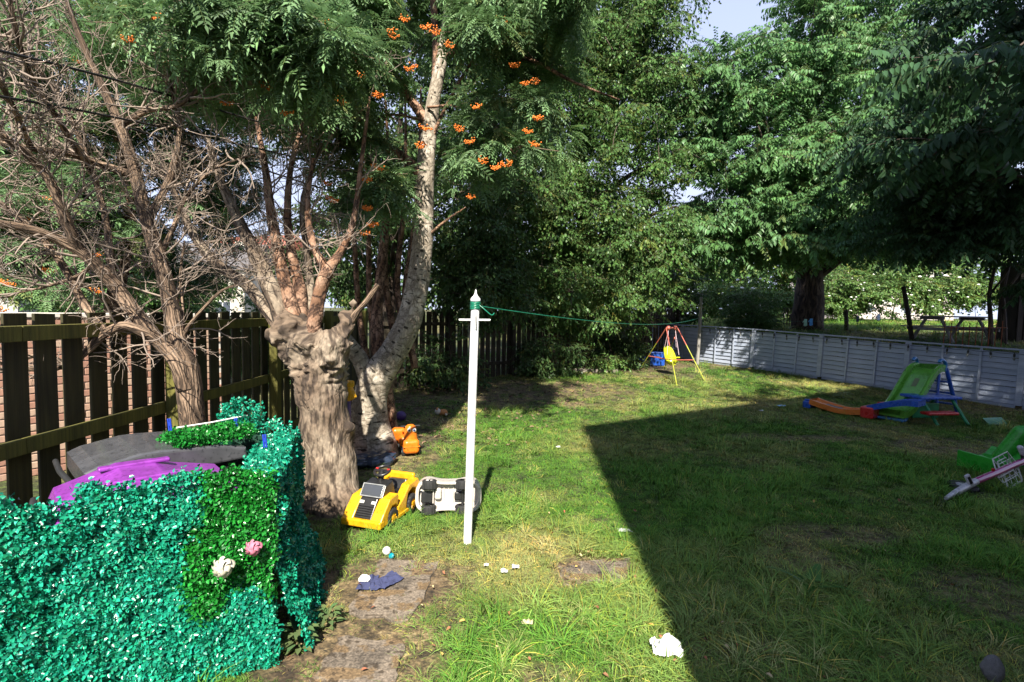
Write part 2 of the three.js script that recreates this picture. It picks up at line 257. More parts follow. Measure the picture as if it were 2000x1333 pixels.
// ---------------------------------------------------------------- the house whose wall throws the big shadow over the lawn
{
  const ux = 0.863, uD = 0.505, H = 8.3, L = 8.6, W = 8, ox = 0.76, oD = -0.6;
  const h = thing('house', 'tall harled house standing behind the photographer', 'house', [ox, 0, -oD], Math.atan2(uD, ux));   // local x along the facade, local z backwards
  const harl = std({ color: lin(0.46, 0.42, 0.36), bumpMap: speck, bumpScale: 0.01, roughness: 0.95 });
  part('wall', box(L, H, W, L / 2, H / 2, W / 2, 0.02), harl, h);
  const roof = std({ color: lin(0.12, 0.10, 0.09), roughness: 0.9 });
  const rf = new THREE.BufferGeometry(), e = 0.0, P = [[-e, H, -e], [L + e, H, -e], [L + e, H, W + e], [-e, H, W + e], [3.5, H + 2.3, W / 2], [L - 3.5, H + 2.3, W / 2]];
  const F = [[0, 1, 5], [0, 5, 4], [1, 2, 5], [2, 3, 4], [2, 4, 5], [3, 0, 4]]; rf.setAttribute('position', new THREE.Float32BufferAttribute(F.flat().flatMap((i) => [P[i][0], P[i][1] + 0.01, P[i][2]]), 3)); rf.computeVertexNormals();
  part('roof', rf, roof, h);
  const glass = phys({ color: lin(0.03, 0.035, 0.04), roughness: 0.05 }), white = std({ color: lin(0.75, 0.75, 0.73), roughness: 0.5 });
  for (const y of [1.1, 3.9, 6.4]) for (const x of [1.6, 4.3, 7]) { const w = part('window', box(1.5, 1.2, 0.05, x, y + 0.6, -0.02, 0.005), white, h); part('pane', box(1.36, 1.06, 0.03, x, y + 0.6, -0.04, 0.003), glass, w); }
}
// ---------------------------------------------------------------- stained timber fence on the boundary
const woodMap = (a, b, s) => tex(256, 512, (u, v) => { const g = wfbm2(u + s, v, 26, 3, 4), k = wfbm2(u, v + s, 3, 6, 4), f = wfbm2(u, v, 120, 8, 2); return mixc(a, b, clamp(0.55 * g + 0.5 * k + 0.25 * (f - 0.5))); }, true, [3, 0.7]);
const woodBump = tex(256, 512, (u, v) => { const k = 0.6 * wfbm2(u, v, 40, 3, 4) + 0.4 * wfbm2(u, v, 120, 6, 2); return [k, k, k]; }, false, [3, 0.7]);
const stained = [0, 1, 2, 3].map((i) => std({ map: woodMap([0.11, 0.10, 0.06], [0.33 - i * 0.02, 0.305 - i * 0.015, 0.165], 0.17 * i), bumpMap: woodBump, bumpScale: 0.004, roughness: 0.85 }));
const yellowGreenWood = [0, 1].map((i) => std({ map: woodMap([0.20, 0.20, 0.08], [0.47, 0.45, 0.20], 0.31 + 0.2 * i), bumpMap: woodBump, bumpScale: 0.004, roughness: 0.9 }));  // paler, yellower wood for the rails and posts
const boardGeo = [0, 1, 2].map((i) => { const w = 0.141, h = 1.66, r = rng(500 + i); const g = extrude([[-w / 2, 0], [w / 2, 0.01 * r()], [w / 2, h - 0.004 * r()], [-w / 2, h - 0.006 * r()]], 0.018, 0.002, 1); return boxUV(g); });
{
  const X = -2.83, D0 = 1.15, D1 = 10.2, pitch = 0.197, r = rng(12);
  const f = thing('timber_fence', 'dark green stained timber board fence with three rails behind the pollarded tree', 'fence', [X, 0, -D0]);
  let i = 0;
  for (let D = D0; D < D1; D += pitch, i++) { const m = part('board', boardGeo[i % 3], stained[Math.floor(r() * 4)], f); m.position.set(-0.02 + 0.006 * r(), 0.03 + 0.012 * (r() - 0.5), -(D - D0) ); m.rotation.set((r() - 0.5) * 0.012, -Math.PI / 2 + (r() - 0.5) * 0.03, 0); }
  for (const y of [1.57, 0.92, 0.24]) for (let k = 0; k < 5; k++) { const a = D0 + k * 1.76, L = Math.min(1.755, D1 - a); part('rail', boxUV(box(0.042, 0.09, L, 0, 0, 0, 0.004)), yellowGreenWood[k % 2], f).position.set(0.024, y, -(a - D0 + L / 2)); }
  for (const D of [2.38, 4.13, 5.88, 7.63, 9.4]) part('post', box(0.10, 1.72, 0.10, 0, 0.86, 0, 0.005), yellowGreenWood[0], f).position.set(0.098, -0.02, -(D - D0));
}
{
  const a = V(-2.86, 0, -10.25), b = V(5.6, 0, -17.6), L = a.distanceTo(b), r = rng(19), turn = Math.atan2(-(b.z - a.z), b.x - a.x);
  const f = thing('picket_fence', 'dark weathered picket fence in deep shade under the overhanging trees', 'fence', [a.x, 0.05, a.z], turn);
  const dark = [0, 1, 2].map((i) => std({ map: woodMap([0.10, 0.09, 0.07], [0.30, 0.26, 0.20], 0.4 + 0.17 * i), bumpMap: woodBump, bumpScale: 0.004, roughness: 0.9 }));
  for (let t = 0.05, i = 0; t < L; t += 0.165, i++) { const m = part('picket', boardGeo[i % 3], dark[Math.floor(r() * 3)], f); m.scale.set(0.9, 0.96 + 0.03 * r(), 1); const h = hgt(lerp(a.x, b.x, t / L), lerp(-a.z, -b.z, t / L)); m.position.set(t, h - 0.05, 0); m.rotation.set(0, 0, (r() - 0.5) * 0.02); }
  for (const y of [1.35, 0.35]) for (let k = 0; k < 6; k++) { const l = L / 6, t = (k + 0.5) * l; const o = part('rail', box(l - 0.01, 0.08, 0.04, 0, 0, 0, 0.004), dark[k % 3], f); o.position.set(t, y + hgt(lerp(a.x, b.x, t / L), lerp(-a.z, -b.z, t / L)) - 0.05, 0.045); }
  for (let k = 0; k <= 6; k++) { const t = k * L / 6; part('post', box(0.09, 1.7, 0.09, 0, 0.85, 0, 0.005), dark[k % 3], f).position.set(t, hgt(lerp(a.x, b.x, t / L), lerp(-a.z, -b.z, t / L)) - 0.08, 0.112); }
}
// ---------------------------------------------------------------- low grey lap fence with hanging lights
const FR = (t, s = 0) => { const dx = FR1[0] - FR0[0], dD = FR1[1] - FR0[1], L = Math.hypot(dx, dD); return [FR0[0] + dx / L * t - (-dD / L) * s, FR0[1] + dD / L * t - (dx / L) * s]; };  // s: towards our lawn
const frTurn = Math.atan2(FR1[1] - FR0[1], FR1[0] - FR0[0]);
{
  const paint = [0, 1, 2].map((i) => std({ map: tex(256, 256, (u, v) => { const g = wfbm2(u + i * 0.3, v, 2, 30, 4), n = wfbm2(u, v, 4, 5, 4); const k = 0.86 + 0.12 * g + 0.08 * (n - 0.5); return [k, k, k]; }, true, [0.9, 2]), color: lin(0.37 - 0.015 * i, 0.415 - 0.012 * i, 0.52 - 0.01 * i), bumpMap: woodBump, bumpScale: 0.002, roughness: 0.7 }));
  const f = thing('lap_fence', 'low pale grey painted wavy lap fence with lights hung along it', 'fence', [FR0[0], 0, -FR0[1]], frTurn);
  const PL = 1.86, HF = 1.04, bays = 3, slats = [];
  for (let v = 0; v < 5; v++) {                                           // wavy lapped boards
    const r = rng(900 + v), n = 24, h = 0.103, pos = [], idx = [];
    for (let i = 0; i <= n; i++) { const x = i / n * (PL - 0.02), wv = 0.012 * (fbm(x * 2.2 + v * 9, 1.5, 0, 3) - 0.5) * 2 + 0.004 * (r() - 0.5); for (const [y, z] of [[wv, 0.034], [h, 0.012], [h, 0.0], [wv, 0.020]]) pos.push(x, y, z); }
    for (let i = 0; i < n; i++) for (let k = 0; k < 4; k++) { const a = i * 4 + k, b = i * 4 + (k + 1) % 4; idx.push(a, a + 4, b, b, a + 4, b + 4); }
    const g = new THREE.BufferGeometry(); g.setAttribute('position', new THREE.Float32BufferAttribute(pos, 3)); g.setIndex(idx); const q = g.toNonIndexed(); q.computeVertexNormals(); slats.push(boxUV(q));
  }
  const r = rng(31); let n = 0;
  for (let p = -1; p < 6; p++) {
    const t0 = p * PL, [x, D] = FR(t0), [x1, D1] = FR(t0 + PL), y0 = hgt(x, D) , y1 = hgt(...FR(t0 + PL, 0.2)), ya = hgt(...FR(t0, 0.2));
    const tilt = Math.atan2(y1 - ya, PL), S = (o, lx, ly, lz) => { o.position.set(t0 + lx * Math.cos(tilt) - ly * Math.sin(tilt), ya + 0.07 + ly * Math.cos(tilt) + lx * Math.sin(tilt), lz); o.rotation.z = tilt; return o; };
    for (let k = 0; k < 9; k++) S(part('slat', slats[(k * 3 + p * 2 + 10) % 5], paint[(k + p + 3) % 3], f), 0.01, k * 0.112, -0.01 + 0.002 * r());
    for (let k = 0; k <= bays; k++) { const wide = k === 0; const w = wide ? 0.095 : k === bays ? 0 : 0.038; if (w) S(part(wide ? 'post' : 'batten', box(w, HF + (wide ? 0.012 : 0), wide ? 0.06 : 0.03, 0, HF / 2, 0, 0.004), paint[0], f), k * PL / bays + (wide ? 0 : 0), 0, 0.05); }
    S(part('cap_rail', box(PL - 0.006, 0.03, 0.085, PL / 2, 0, 0, 0.004), paint[1], f), 0, HF + 0.022, 0.03);
    S(part('gravel_board', box(PL - 0.1, 0.09, 0.02, PL / 2, 0, 0, 0.003), paint[2], f), 0, -0.05, 0.0);
  }
  // string of festoon lights
  const s = thing('string_lights', 'black string of small hanging lights along the top of grey fence', 'string lights', [FR0[0], 0, -FR0[1]], frTurn);
  const cable = std({ color: lin(0.012, 0.012, 0.013), roughness: 0.5 }), cp = [], lampGlass = phys({ color: lin(0.75, 0.75, 0.72), roughness: 0.08, transmission: 0.9, thickness: 0.0 });
  const yAt = (t) => { const p = Math.floor(t / PL), a = hgt(...FR(p * PL, 0.2)), b = hgt(...FR((p + 1) * PL, 0.2)); return lerp(a, b, t / PL - p) + 0.07; };
  const socket = merge([cyl(0.017, 0.02, 0.055, 10, 0, -0.055, 0), cyl(0.006, 0.006, 0.03, 6, 0, 0, 0)]), bulb = new THREE.SphereGeometry(0.022, 10, 8).scale(1, 1.6, 1).translate(0, -0.09, 0);
  for (let t = 0.1, k = 0; t < 10.8; t += 0.115, k++) { cp.push(V(t, yAt(t) + HF - 0.045 - 0.02 * Math.sin((k % 3) / 3 * Math.PI), 0.086)); if (k % 3 === 0) { const o = part('socket', socket, cable, s); o.position.copy(cp[cp.length - 1]).y -= 0.02; o.rotation.z = (r() - 0.5) * 0.4; part('bulb', bulb, lampGlass, o); } }
  part('cable', tube(cp, 0.005, 6), cable, s);
}
// ---------------------------------------------------------------- neighbour's brick wall behind the board fence
{
  const L = 0.215, Hh = 0.065, j = 0.011, w = thing('brick_wall', 'pale brick garden wall seen through the gaps in the board fence', 'wall', [-5.6, 0, -4.15], -0.69);
  const mortar = std({ color: lin(0.50, 0.47, 0.43), roughness: 1, bumpMap: speck, bumpScale: 0.003 });
  const cols = [[0.42, 0.23, 0.17], [0.46, 0.29, 0.22], [0.38, 0.20, 0.15], [0.50, 0.35, 0.27]].map((c) => std({ color: lin(...c), map: speck, roughness: 0.95 })), geo = [0, 1, 2].map((i) => box(0.1, Hh, L, 0, 0, 0, 0.005 + i * 0.001, 1)), r = rng(3);
  const N = 13, R = 21; part('mortar', box(0.085, R * (Hh + j), N * (L + j) + 0.1, -0.012, R * (Hh + j) / 2, -N * (L + j) / 2, 0), mortar, w);
  for (let y = 0; y < R; y++) for (let i = 0; i < N; i++) { const b = part('brick', geo[i % 3], cols[Math.floor(r() * 4)], w); b.position.set(0.002 * r(), y * (Hh + j) + Hh / 2 + 0.005, -(i + (y % 2 ? 0.5 : 0) + 0.25) * (L + j)); }
  part('coping', box(0.14, 0.05, N * (L + j) + 0.12, 0, R * (Hh + j) + 0.026, -N * (L + j) / 2, 0.01), mortar, w);
}
// ---------------------------------------------------------------- far houses between the leaves
function farHouse(x, D, turn, w, d, h, rise, wallC, roofC, label, y0 = 0) {
  const o = thing('far_house', label, 'house', [x, y0, -D], turn);
  part('wall', box(w, h, d, 0, h / 2, 0, 0), std({ color: lin(...wallC), map: speck, roughness: 0.9 }), o);
  const sh = extrude([[-d / 2 - 0.3, 0], [d / 2 + 0.3, 0], [0, rise]], w + 0.5, 0.02, 1); rot(sh, 0, Math.PI / 2, 0); sh.translate(-(w + 0.5) / 2, h + 0.003, 0);
  const rf = part('roof', boxUV(sh), std({ color: lin(...roofC), roughness: 0.9, bumpMap: woodBump, bumpScale: 0.02 }), o);
  part('chimney', box(0.7, 1.3, 0.6, w * 0.3, h + rise * 0.8, 0, 0.02), std({ color: lin(...wallC), roughness: 0.9 }), rf);
  const fr = std({ color: lin(0.78, 0.78, 0.76), roughness: 0.5 }), gl = phys({ color: lin(0.05, 0.06, 0.08), roughness: 0.06 });
  for (let f = 0; f < Math.max(1, Math.floor(h / 2.5)); f++) for (const s of [-0.3, 0.05, 0.33]) { const wn = part('window', box(1.2, 1.2, 0.08, s * w, 1.5 + f * 2.6, d / 2 + 0.02, 0), fr, o); for (const q of [-0.29, 0.29]) part('pane', box(0.5, 1.04, 0.04, s * w + q, 1.5 + f * 2.6, d / 2 + 0.05, 0), gl, wn); }
  return o;
}
farHouse(-14.6, 13.5, 0.25, 6, 6, 3.0, 2.4, [0.50, 0.48, 0.47], [0.10, 0.09, 0.09], 'pale grey rendered bungalow beyond the board fence, behind rowan leaves');
farHouse(-25, 42, 0.1, 9, 8, 4.4, 2.4, [0.62, 0.57, 0.50], [0.12, 0.11, 0.11], 'cream house with dark tiled roof beyond the dead shrub');
farHouse(-24, 48, -0.3, 9, 8, 5.4, 2.8, [0.60, 0.55, 0.48], [0.30, 0.09, 0.06], 'cream house with red roof glimpsed beside the pollarded tree');
farHouse(34, 50, 0.2, 12, 8, 5.0, 2.6, [0.70, 0.62, 0.60], [0.13, 0.11, 0.10], 'pale pink rendered house glimpsed beneath the cherry branches', 1.2);
// ---------------------------------------------------------------- leaves and twigs
class Soup {
  constructor() { this.p = []; this.n = []; this.u = []; this.c = []; this.i = []; }
  twig(pts, r0, r1, col = [1, 1, 1], sides = 3) {
    const n = pts.length, b = this.p.length / 3; let N = null;
    for (let k = 0; k < n; k++) {
      const t = pts[Math.min(k + 1, n - 1)].clone().sub(pts[Math.max(k - 1, 0)]).normalize();
      if (!N) N = (Math.abs(t.y) < 0.9 ? V(0, 1, 0) : V(1, 0, 0)).cross(t).normalize(); else N.addScaledVector(t, -N.dot(t)).normalize();
      const B = t.clone().cross(N), r = lerp(r0, r1, k / (n - 1));
      for (let s = 0; s < sides; s++) { const a = s / sides * 6.2832, x = Math.cos(a), y = Math.sin(a); const d = [N.x * x + B.x * y, N.y * x + B.y * y, N.z * x + B.z * y]; this.p.push(pts[k].x + d[0] * r, pts[k].y + d[1] * r, pts[k].z + d[2] * r); this.n.push(...d); this.u.push(s / sides * 0.05, k * 0.05); this.c.push(...col); }
    }
    for (let k = 0; k < n - 1; k++) for (let s = 0; s < sides; s++) { const a = b + k * sides + s, e = b + k * sides + (s + 1) % sides; this.i.push(a, e, a + sides, e, e + sides, a + sides); }
  }
  leaf(o, dir, up, len, wid, col, fold = 0.25, droop = 0.25) {          // a folded, drooping blade of six faces
    const d = dir.clone().normalize(), s = d.clone().cross(up).normalize(), u = s.clone().cross(d).normalize(), b = this.p.length / 3;
    const P = (t, w, h) => o.clone().addScaledVector(d, t * len).addScaledVector(s, w * wid).addScaledVector(u, h * wid - droop * t * t * len);
    const pts = [P(0, 0, 0), P(0.3, 0.46, fold * 0.46), P(0.3, -0.46, fold * 0.46), P(0.36, 0, 0), P(0.68, 0.36, fold * 0.36), P(0.68, -0.36, fold * 0.36), P(1, 0, 0)];
    const q = u.clone().addScaledVector(d, droop * 0.6).normalize();
    pts.forEach((v, k) => { this.p.push(v.x, v.y, v.z); const w = [0, -1, 1, 0, -1, 1, 0][k] * fold; const m = q.clone().addScaledVector(s, w).normalize(); this.n.push(m.x, m.y, m.z); this.u.push(0, 0); this.c.push(...col); });
    this.i.push(b, b + 1, b + 3, b, b + 3, b + 2, b + 1, b + 4, b + 3, b + 2, b + 3, b + 5, b + 3, b + 4, b + 6, b + 3, b + 6, b + 5);
  }
  chip(o, d, u, len, wid, col) {                                          // a small two-faced leaflet
    const s = d.clone().cross(u).normalize(), b = this.p.length / 3;
    for (const [t, w, h] of [[0, 0, 0], [0.45, 0.5, 0.06], [1, 0, -0.12], [0.45, -0.5, 0.06]]) { const v = o.clone().addScaledVector(d, t * len).addScaledVector(s, w * wid).addScaledVector(u, h * len); this.p.push(v.x, v.y, v.z); this.n.push(u.x, u.y, u.z); this.u.push(0, 0); this.c.push(...col); }
    this.i.push(b, b + 1, b + 2, b, b + 2, b + 3);
  }
  geo() { const g = new THREE.BufferGeometry(); g.setAttribute('position', new THREE.Float32BufferAttribute(this.p, 3)); g.setAttribute('normal', new THREE.Float32BufferAttribute(this.n, 3)); g.setAttribute('uv', new THREE.Float32BufferAttribute(this.u, 2)); g.setAttribute('color', new THREE.Float32BufferAttribute(this.c, 3)); g.setIndex(this.i); return g; }
}
const rv = (r) => { const z = 2 * r() - 1, a = r() * 6.2832, q = Math.sqrt(1 - z * z); return V(q * Math.cos(a), z, q * Math.sin(a)); };
const TW = [1.4, 0.85, 0.6];                                              // twig colour relative to its leaves
// sprigs grow along +x from the origin; y is up
function sprigCherry(seed, n = 10, L = 0.34, ll = 0.105, lw = 0.05) {
  const r = rng(seed), s = new Soup(), pts = []; for (let k = 0; k <= 4; k++) pts.push(V(L * k / 4, 0.02 * Math.sin(k) - 0.05 * (k / 4) ** 2, 0.02 * Math.cos(k * 2))); s.twig(pts, 0.004, 0.002, TW);
  for (let k = 0; k < n; k++) { const t = 0.1 + 0.9 * k / (n - 1), o = V(L * t, -0.05 * t * t, 0), a = (k % 2 ? 1 : -1) * (0.7 + 0.5 * r()); const d = V(Math.cos(a) * 0.8, -0.45 - 0.65 * r(), Math.sin(a)); const v = 0.75 + 0.5 * r(); s.leaf(o, d, V(0.25 * (r() - 0.5), 1, 0.5 * (r() - 0.5)), ll * (0.75 + 0.45 * r()), lw * (0.85 + 0.3 * r()), [v, v, v * (0.9 + 0.2 * r())], 0.3, 0.3); }
  return s.geo();
}
function sprigSmall(seed, n = 18, L = 0.32, ll = 0.06, lw = 0.04) {
  const r = rng(seed), s = new Soup(); const ax = [V(1, -0.1, 0), V(0.8, -0.25, 0.6), V(0.8, -0.2, -0.6)];
  ax.forEach((a, q) => { const pts = [0, 1, 2, 3].map((k) => a.clone().multiplyScalar(L * k / 3 * (q ? 0.7 : 1)).add(V(0, -0.03 * (k / 3) ** 2, 0))); s.twig(pts, 0.003, 0.0015, TW); });
  for (let k = 0; k < n; k++) { const a = ax[k % 3], t = 0.15 + 0.85 * r(), o = a.clone().multiplyScalar(L * t * (k % 3 ? 0.7 : 1)).add(V(0, -0.03 * t * t, 0)); const d = rv(r).multiplyScalar(0.8).add(a).add(V(0, -0.5, 0)); const v = 0.7 + 0.6 * r(), y = r() < 0.06 ? 1.5 : 1; s.leaf(o, d, V(r() - 0.5, 0.9, r() - 0.5), ll * (0.7 + 0.5 * r()), lw * (0.8 + 0.4 * r()), [v * y, v, v * 0.95], 0.2, 0.2); }
  return s.geo();
}
function sprigRowan(seed, leaves = 5, L = 0.17) {
  const r = rng(seed), s = new Soup();
  for (let q = 0; q < leaves; q++) {
    const az = (q / leaves) * 6.2832 + r() * 0.8, base = V(0, 0, 0), d = V(0.55 + 0.5 * r(), 0.35 - 0.5 * r(), 0).add(V(0, Math.sin(az) * 0.55, Math.cos(az) * 0.9)).normalize(), ln = L * (0.75 + 0.4 * r()), v = 0.72 + 0.5 * r();
    const sd = d.clone().cross(V(0, 1, 0)).normalize(), u = sd.clone().cross(d).normalize(), P = (t) => base.clone().addScaledVector(d, t * ln).add(V(0, -0.35 * ln * t * t, 0)), rp = [0, 0.33, 0.66, 1].map(P);
    s.twig(rp, 0.0018, 0.0008, [1.3, 1.1, 0.7]);
    for (let k = 0; k < 6; k++) for (const e of [-1, 1]) { const t = 0.25 + 0.73 * k / 5.5; const dd = d.clone().multiplyScalar(0.45).addScaledVector(sd, e).add(V(0, -0.25 - 0.25 * r(), 0)).normalize(); const uu = u.clone().addScaledVector(d, 0.2).normalize(); const w = v * (0.9 + 0.2 * r()); s.chip(P(t), dd, uu, 0.047 * (1 - 0.25 * Math.abs(t - 0.55)), 0.0155, [w, w, w]); }
    s.chip(P(1), d.clone().add(V(0, -0.6, 0)).normalize(), u, 0.045, 0.015, [v, v, v]);
  }
  return s.geo();
}
const leafMat = (c, o = {}) => phys({ color: c, vertexColors: true, roughness: 1, specularIntensity: 0.2, transmission: 0.34, thickness: 0, clearcoat: 0.45, clearcoatRoughness: 0.36, ...o });
const SP = { cherry: [sprigCherry(1), sprigCherry(2, 9), sprigCherry(3, 11, 0.3)], small: [sprigSmall(11), sprigSmall(12), sprigSmall(13, 16)], rowan: [sprigRowan(21), sprigRowan(22, 6), sprigRowan(23, 4)], big: [sprigCherry(31, 9, 0.42, 0.15, 0.07), sprigCherry(32, 8, 0.4, 0.14, 0.065)] };
const limbOf = (list, n = 24) => { const c = list.map(([x, y, D]) => at(x, y, D)); return { pts: smooth(c, n), rad: rads(list.map((q) => q[3]), n) }; };
function limbPart(name, list, mat, tree, o = {}) { const l = limbOf(list, o.n || 26); part(name, tube(l.pts, l.rad, o.sides || 12, { rough: 0.16, seed: list[0][0] * 0.01, ...o }), mat, tree); return l; }
// branchlets that fill given ellipsoids, with sprigs hung along them
function foliage(tree, o) {
  const r = rng(o.seed), wood = new Soup(), geos = o.sprigs, M = geos.map(() => []), C = geos.map(() => []), nodes = o.nodes.slice(), tot = o.ells.reduce((s, e) => s + e[2], 0);
  for (let b = 0; b < o.n; b++) {
    let w = r() * tot, e = o.ells[0]; for (const q of o.ells) { w -= q[2]; if (w <= 0) { e = q; break; } }
    const d = rv(r), rad = Math.pow(r(), o.bias || 0.42), tgt = e[0].clone().add(V(d.x * e[1].x * rad, d.y * e[1].y * rad, d.z * e[1].z * rad));
    let best = null, bd = 1e9; for (let k = 0; k < nodes.length; k++) { const q = nodes[k], dd = q.distanceTo(tgt) + (q.y > tgt.y + 0.3 ? 1.5 * (q.y - tgt.y) : 0) + 0.25 * r(); if (dd < bd && q.distanceTo(tgt) > 0.25) { bd = dd; best = q; } }
    const L = best.distanceTo(tgt), mid = best.clone().lerp(tgt, 0.5).add(V((r() - 0.5) * 0.2 * L, (0.06 + 0.2 * r()) * L * (o.arch ?? 1), (r() - 0.5) * 0.2 * L)), out = tgt.clone().sub(best).normalize();
    const tip = tgt.clone().addScaledVector(V(out.x, out.y * 0.4 - (o.hang || 0.25), out.z), o.tip || 0.5), pts = smooth([best, mid, tgt, tip], 9);
    wood.twig(pts, clamp(0.006 + 0.006 * L, 0.006, 0.03), 0.003, [1, 1, 1], 4); nodes.push(pts[4], pts[6]);
    for (let k = 0; k < o.per; k++) {
      const t = Math.pow(r(), 0.6) * 8.99, i = Math.floor(t), q = pts[i].clone().lerp(pts[i + 1], t - i), tan = pts[i + 1].clone().sub(pts[i]).normalize();
      const sp = o.spread * (0.3 + 0.7 * r()), off = rv(r); off.y *= o.flat || 0.5; q.addScaledVector(off, sp);
      if (o.reject && o.reject(q)) continue;
      const dir = tan.clone().multiplyScalar(0.7).add(off.multiplyScalar(0.9)).add(V(0, -(o.droop || 0.2) * r(), 0)).normalize(), side = V(0, 1, 0).cross(dir).normalize(), up = dir.clone().cross(side).normalize().multiplyScalar(1);
      const m = new THREE.Matrix4().makeBasis(dir, up, dir.clone().cross(up)), s = (o.scale || 1) * (0.55 + 0.8 * r()), v = Math.floor(r() * geos.length);
      m.scale(V(s, s, s)).setPosition(q); M[v].push(m);
      const k1 = 0.72 + 0.56 * r(), yl = r() < (o.yellow || 0.04) ? 1.7 : 1; C[v].push(lin(k1 * yl, k1 * (yl > 1 ? 1.15 : 1), k1 * (0.9 + 0.2 * r())));
    }
  }
  part('branchlets', wood.geo(), o.woodMat, tree, 'stuff');
  geos.forEach((g, i) => { if (M[i].length) instanced('crown', g, o.mat, M[i], tree, C[i]); });
  return nodes;
}
const EL = (x, y, D, rx, ry, rz, w = 1) => [V(x, y, -D), V(rx, ry, rz), w];
const every = (l, s) => l.pts.filter((_, i) => i >= (s || 0));
// bare, crooked twigs that fork
function bareTwigs(soup, r, limb, n, len, r0, t0 = 0.2, up = 0.35, depth = 2, wig = 0.5) {
  const grow = (p, d, L, rad, lev) => {
    const seg = 6, pts = [p.clone()]; let q = p.clone(), dir = d.clone();
    for (let k = 0; k < seg; k++) { dir.addScaledVector(rv(r), wig * 0.55).add(V(0, up * 0.12, 0)).normalize(); q = q.clone().addScaledVector(dir, L / seg); pts.push(q); }
    const v = 0.8 + 0.4 * r(); soup.twig(pts, rad, rad * 0.4, [v, v, v], rad > 0.006 ? 5 : 3);
    if (lev > 0) { const m = 2 + Math.floor(r() * 3); for (let k = 0; k < m; k++) { const i = 1 + Math.floor(r() * (seg - 1)); const nd = pts[i + 1].clone().sub(pts[i]).normalize().addScaledVector(rv(r), 0.95).normalize(); grow(pts[i], nd, L * (0.4 + 0.35 * r()), rad * 0.55, lev - 1); } }
  };
  for (let k = 0; k < n; k++) { const t = (t0 + (1 - t0) * r()) * (limb.pts.length - 1.01), i = Math.floor(t), p = limb.pts[i].clone().lerp(limb.pts[i + 1], t - i), tan = limb.pts[i + 1].clone().sub(limb.pts[i]).normalize(); grow(p, tan.multiplyScalar(0.5).addScaledVector(rv(r), 0.9).add(V(0, up * 0.5, 0)).normalize(), len * (0.5 + 0.8 * r()), r0 * (0.6 + 0.6 * r()), depth); }
}
const barkGrey = barkMaterial([0.15, 0.12, 0.10], [0.40, 0.34, 0.285], [0.54, 0.49, 0.43], { seed: 0.1, fu: 9, fv: 6, ru: 1.4, rv: 1.2, bump: 0.012, plates: true });
const barkRed = barkMaterial([0.19, 0.13, 0.10], [0.46, 0.34, 0.26], [0.62, 0.50, 0.42], { seed: 0.4, fu: 5, fv: 9, ru: 2.5, rv: 2, bump: 0.008 });
const barkSilver = barkMaterial([0.44, 0.40, 0.35], [0.60, 0.56, 0.505], [0.70, 0.66, 0.61], { seed: 0.7, fu: 4, fv: 14, ru: 1.2, rv: 1.1, bump: 0.005, lenticel: true });
const barkDead = barkMaterial([0.18, 0.14, 0.11], [0.43, 0.355, 0.29], [0.56, 0.475, 0.40], { seed: 0.55, fu: 12, fv: 2, ru: 3, rv: 2, bump: 0.009 });
const barkDark = barkMaterial([0.10, 0.08, 0.065], [0.25, 0.20, 0.17], [0.34, 0.29, 0.25], { seed: 0.25, fu: 8, fv: 2, ru: 1.2, rv: 1, bump: 0.02 });
const twigDead = std({ color: lin(0.235, 0.185, 0.15), vertexColors: true, roughness: 0.9 }), twigDark = std({ color: lin(0.075, 0.055, 0.042), vertexColors: true, roughness: 0.9 }), twigBrown = std({ color: lin(0.17, 0.12, 0.085), vertexColors: true, roughness: 0.9 });

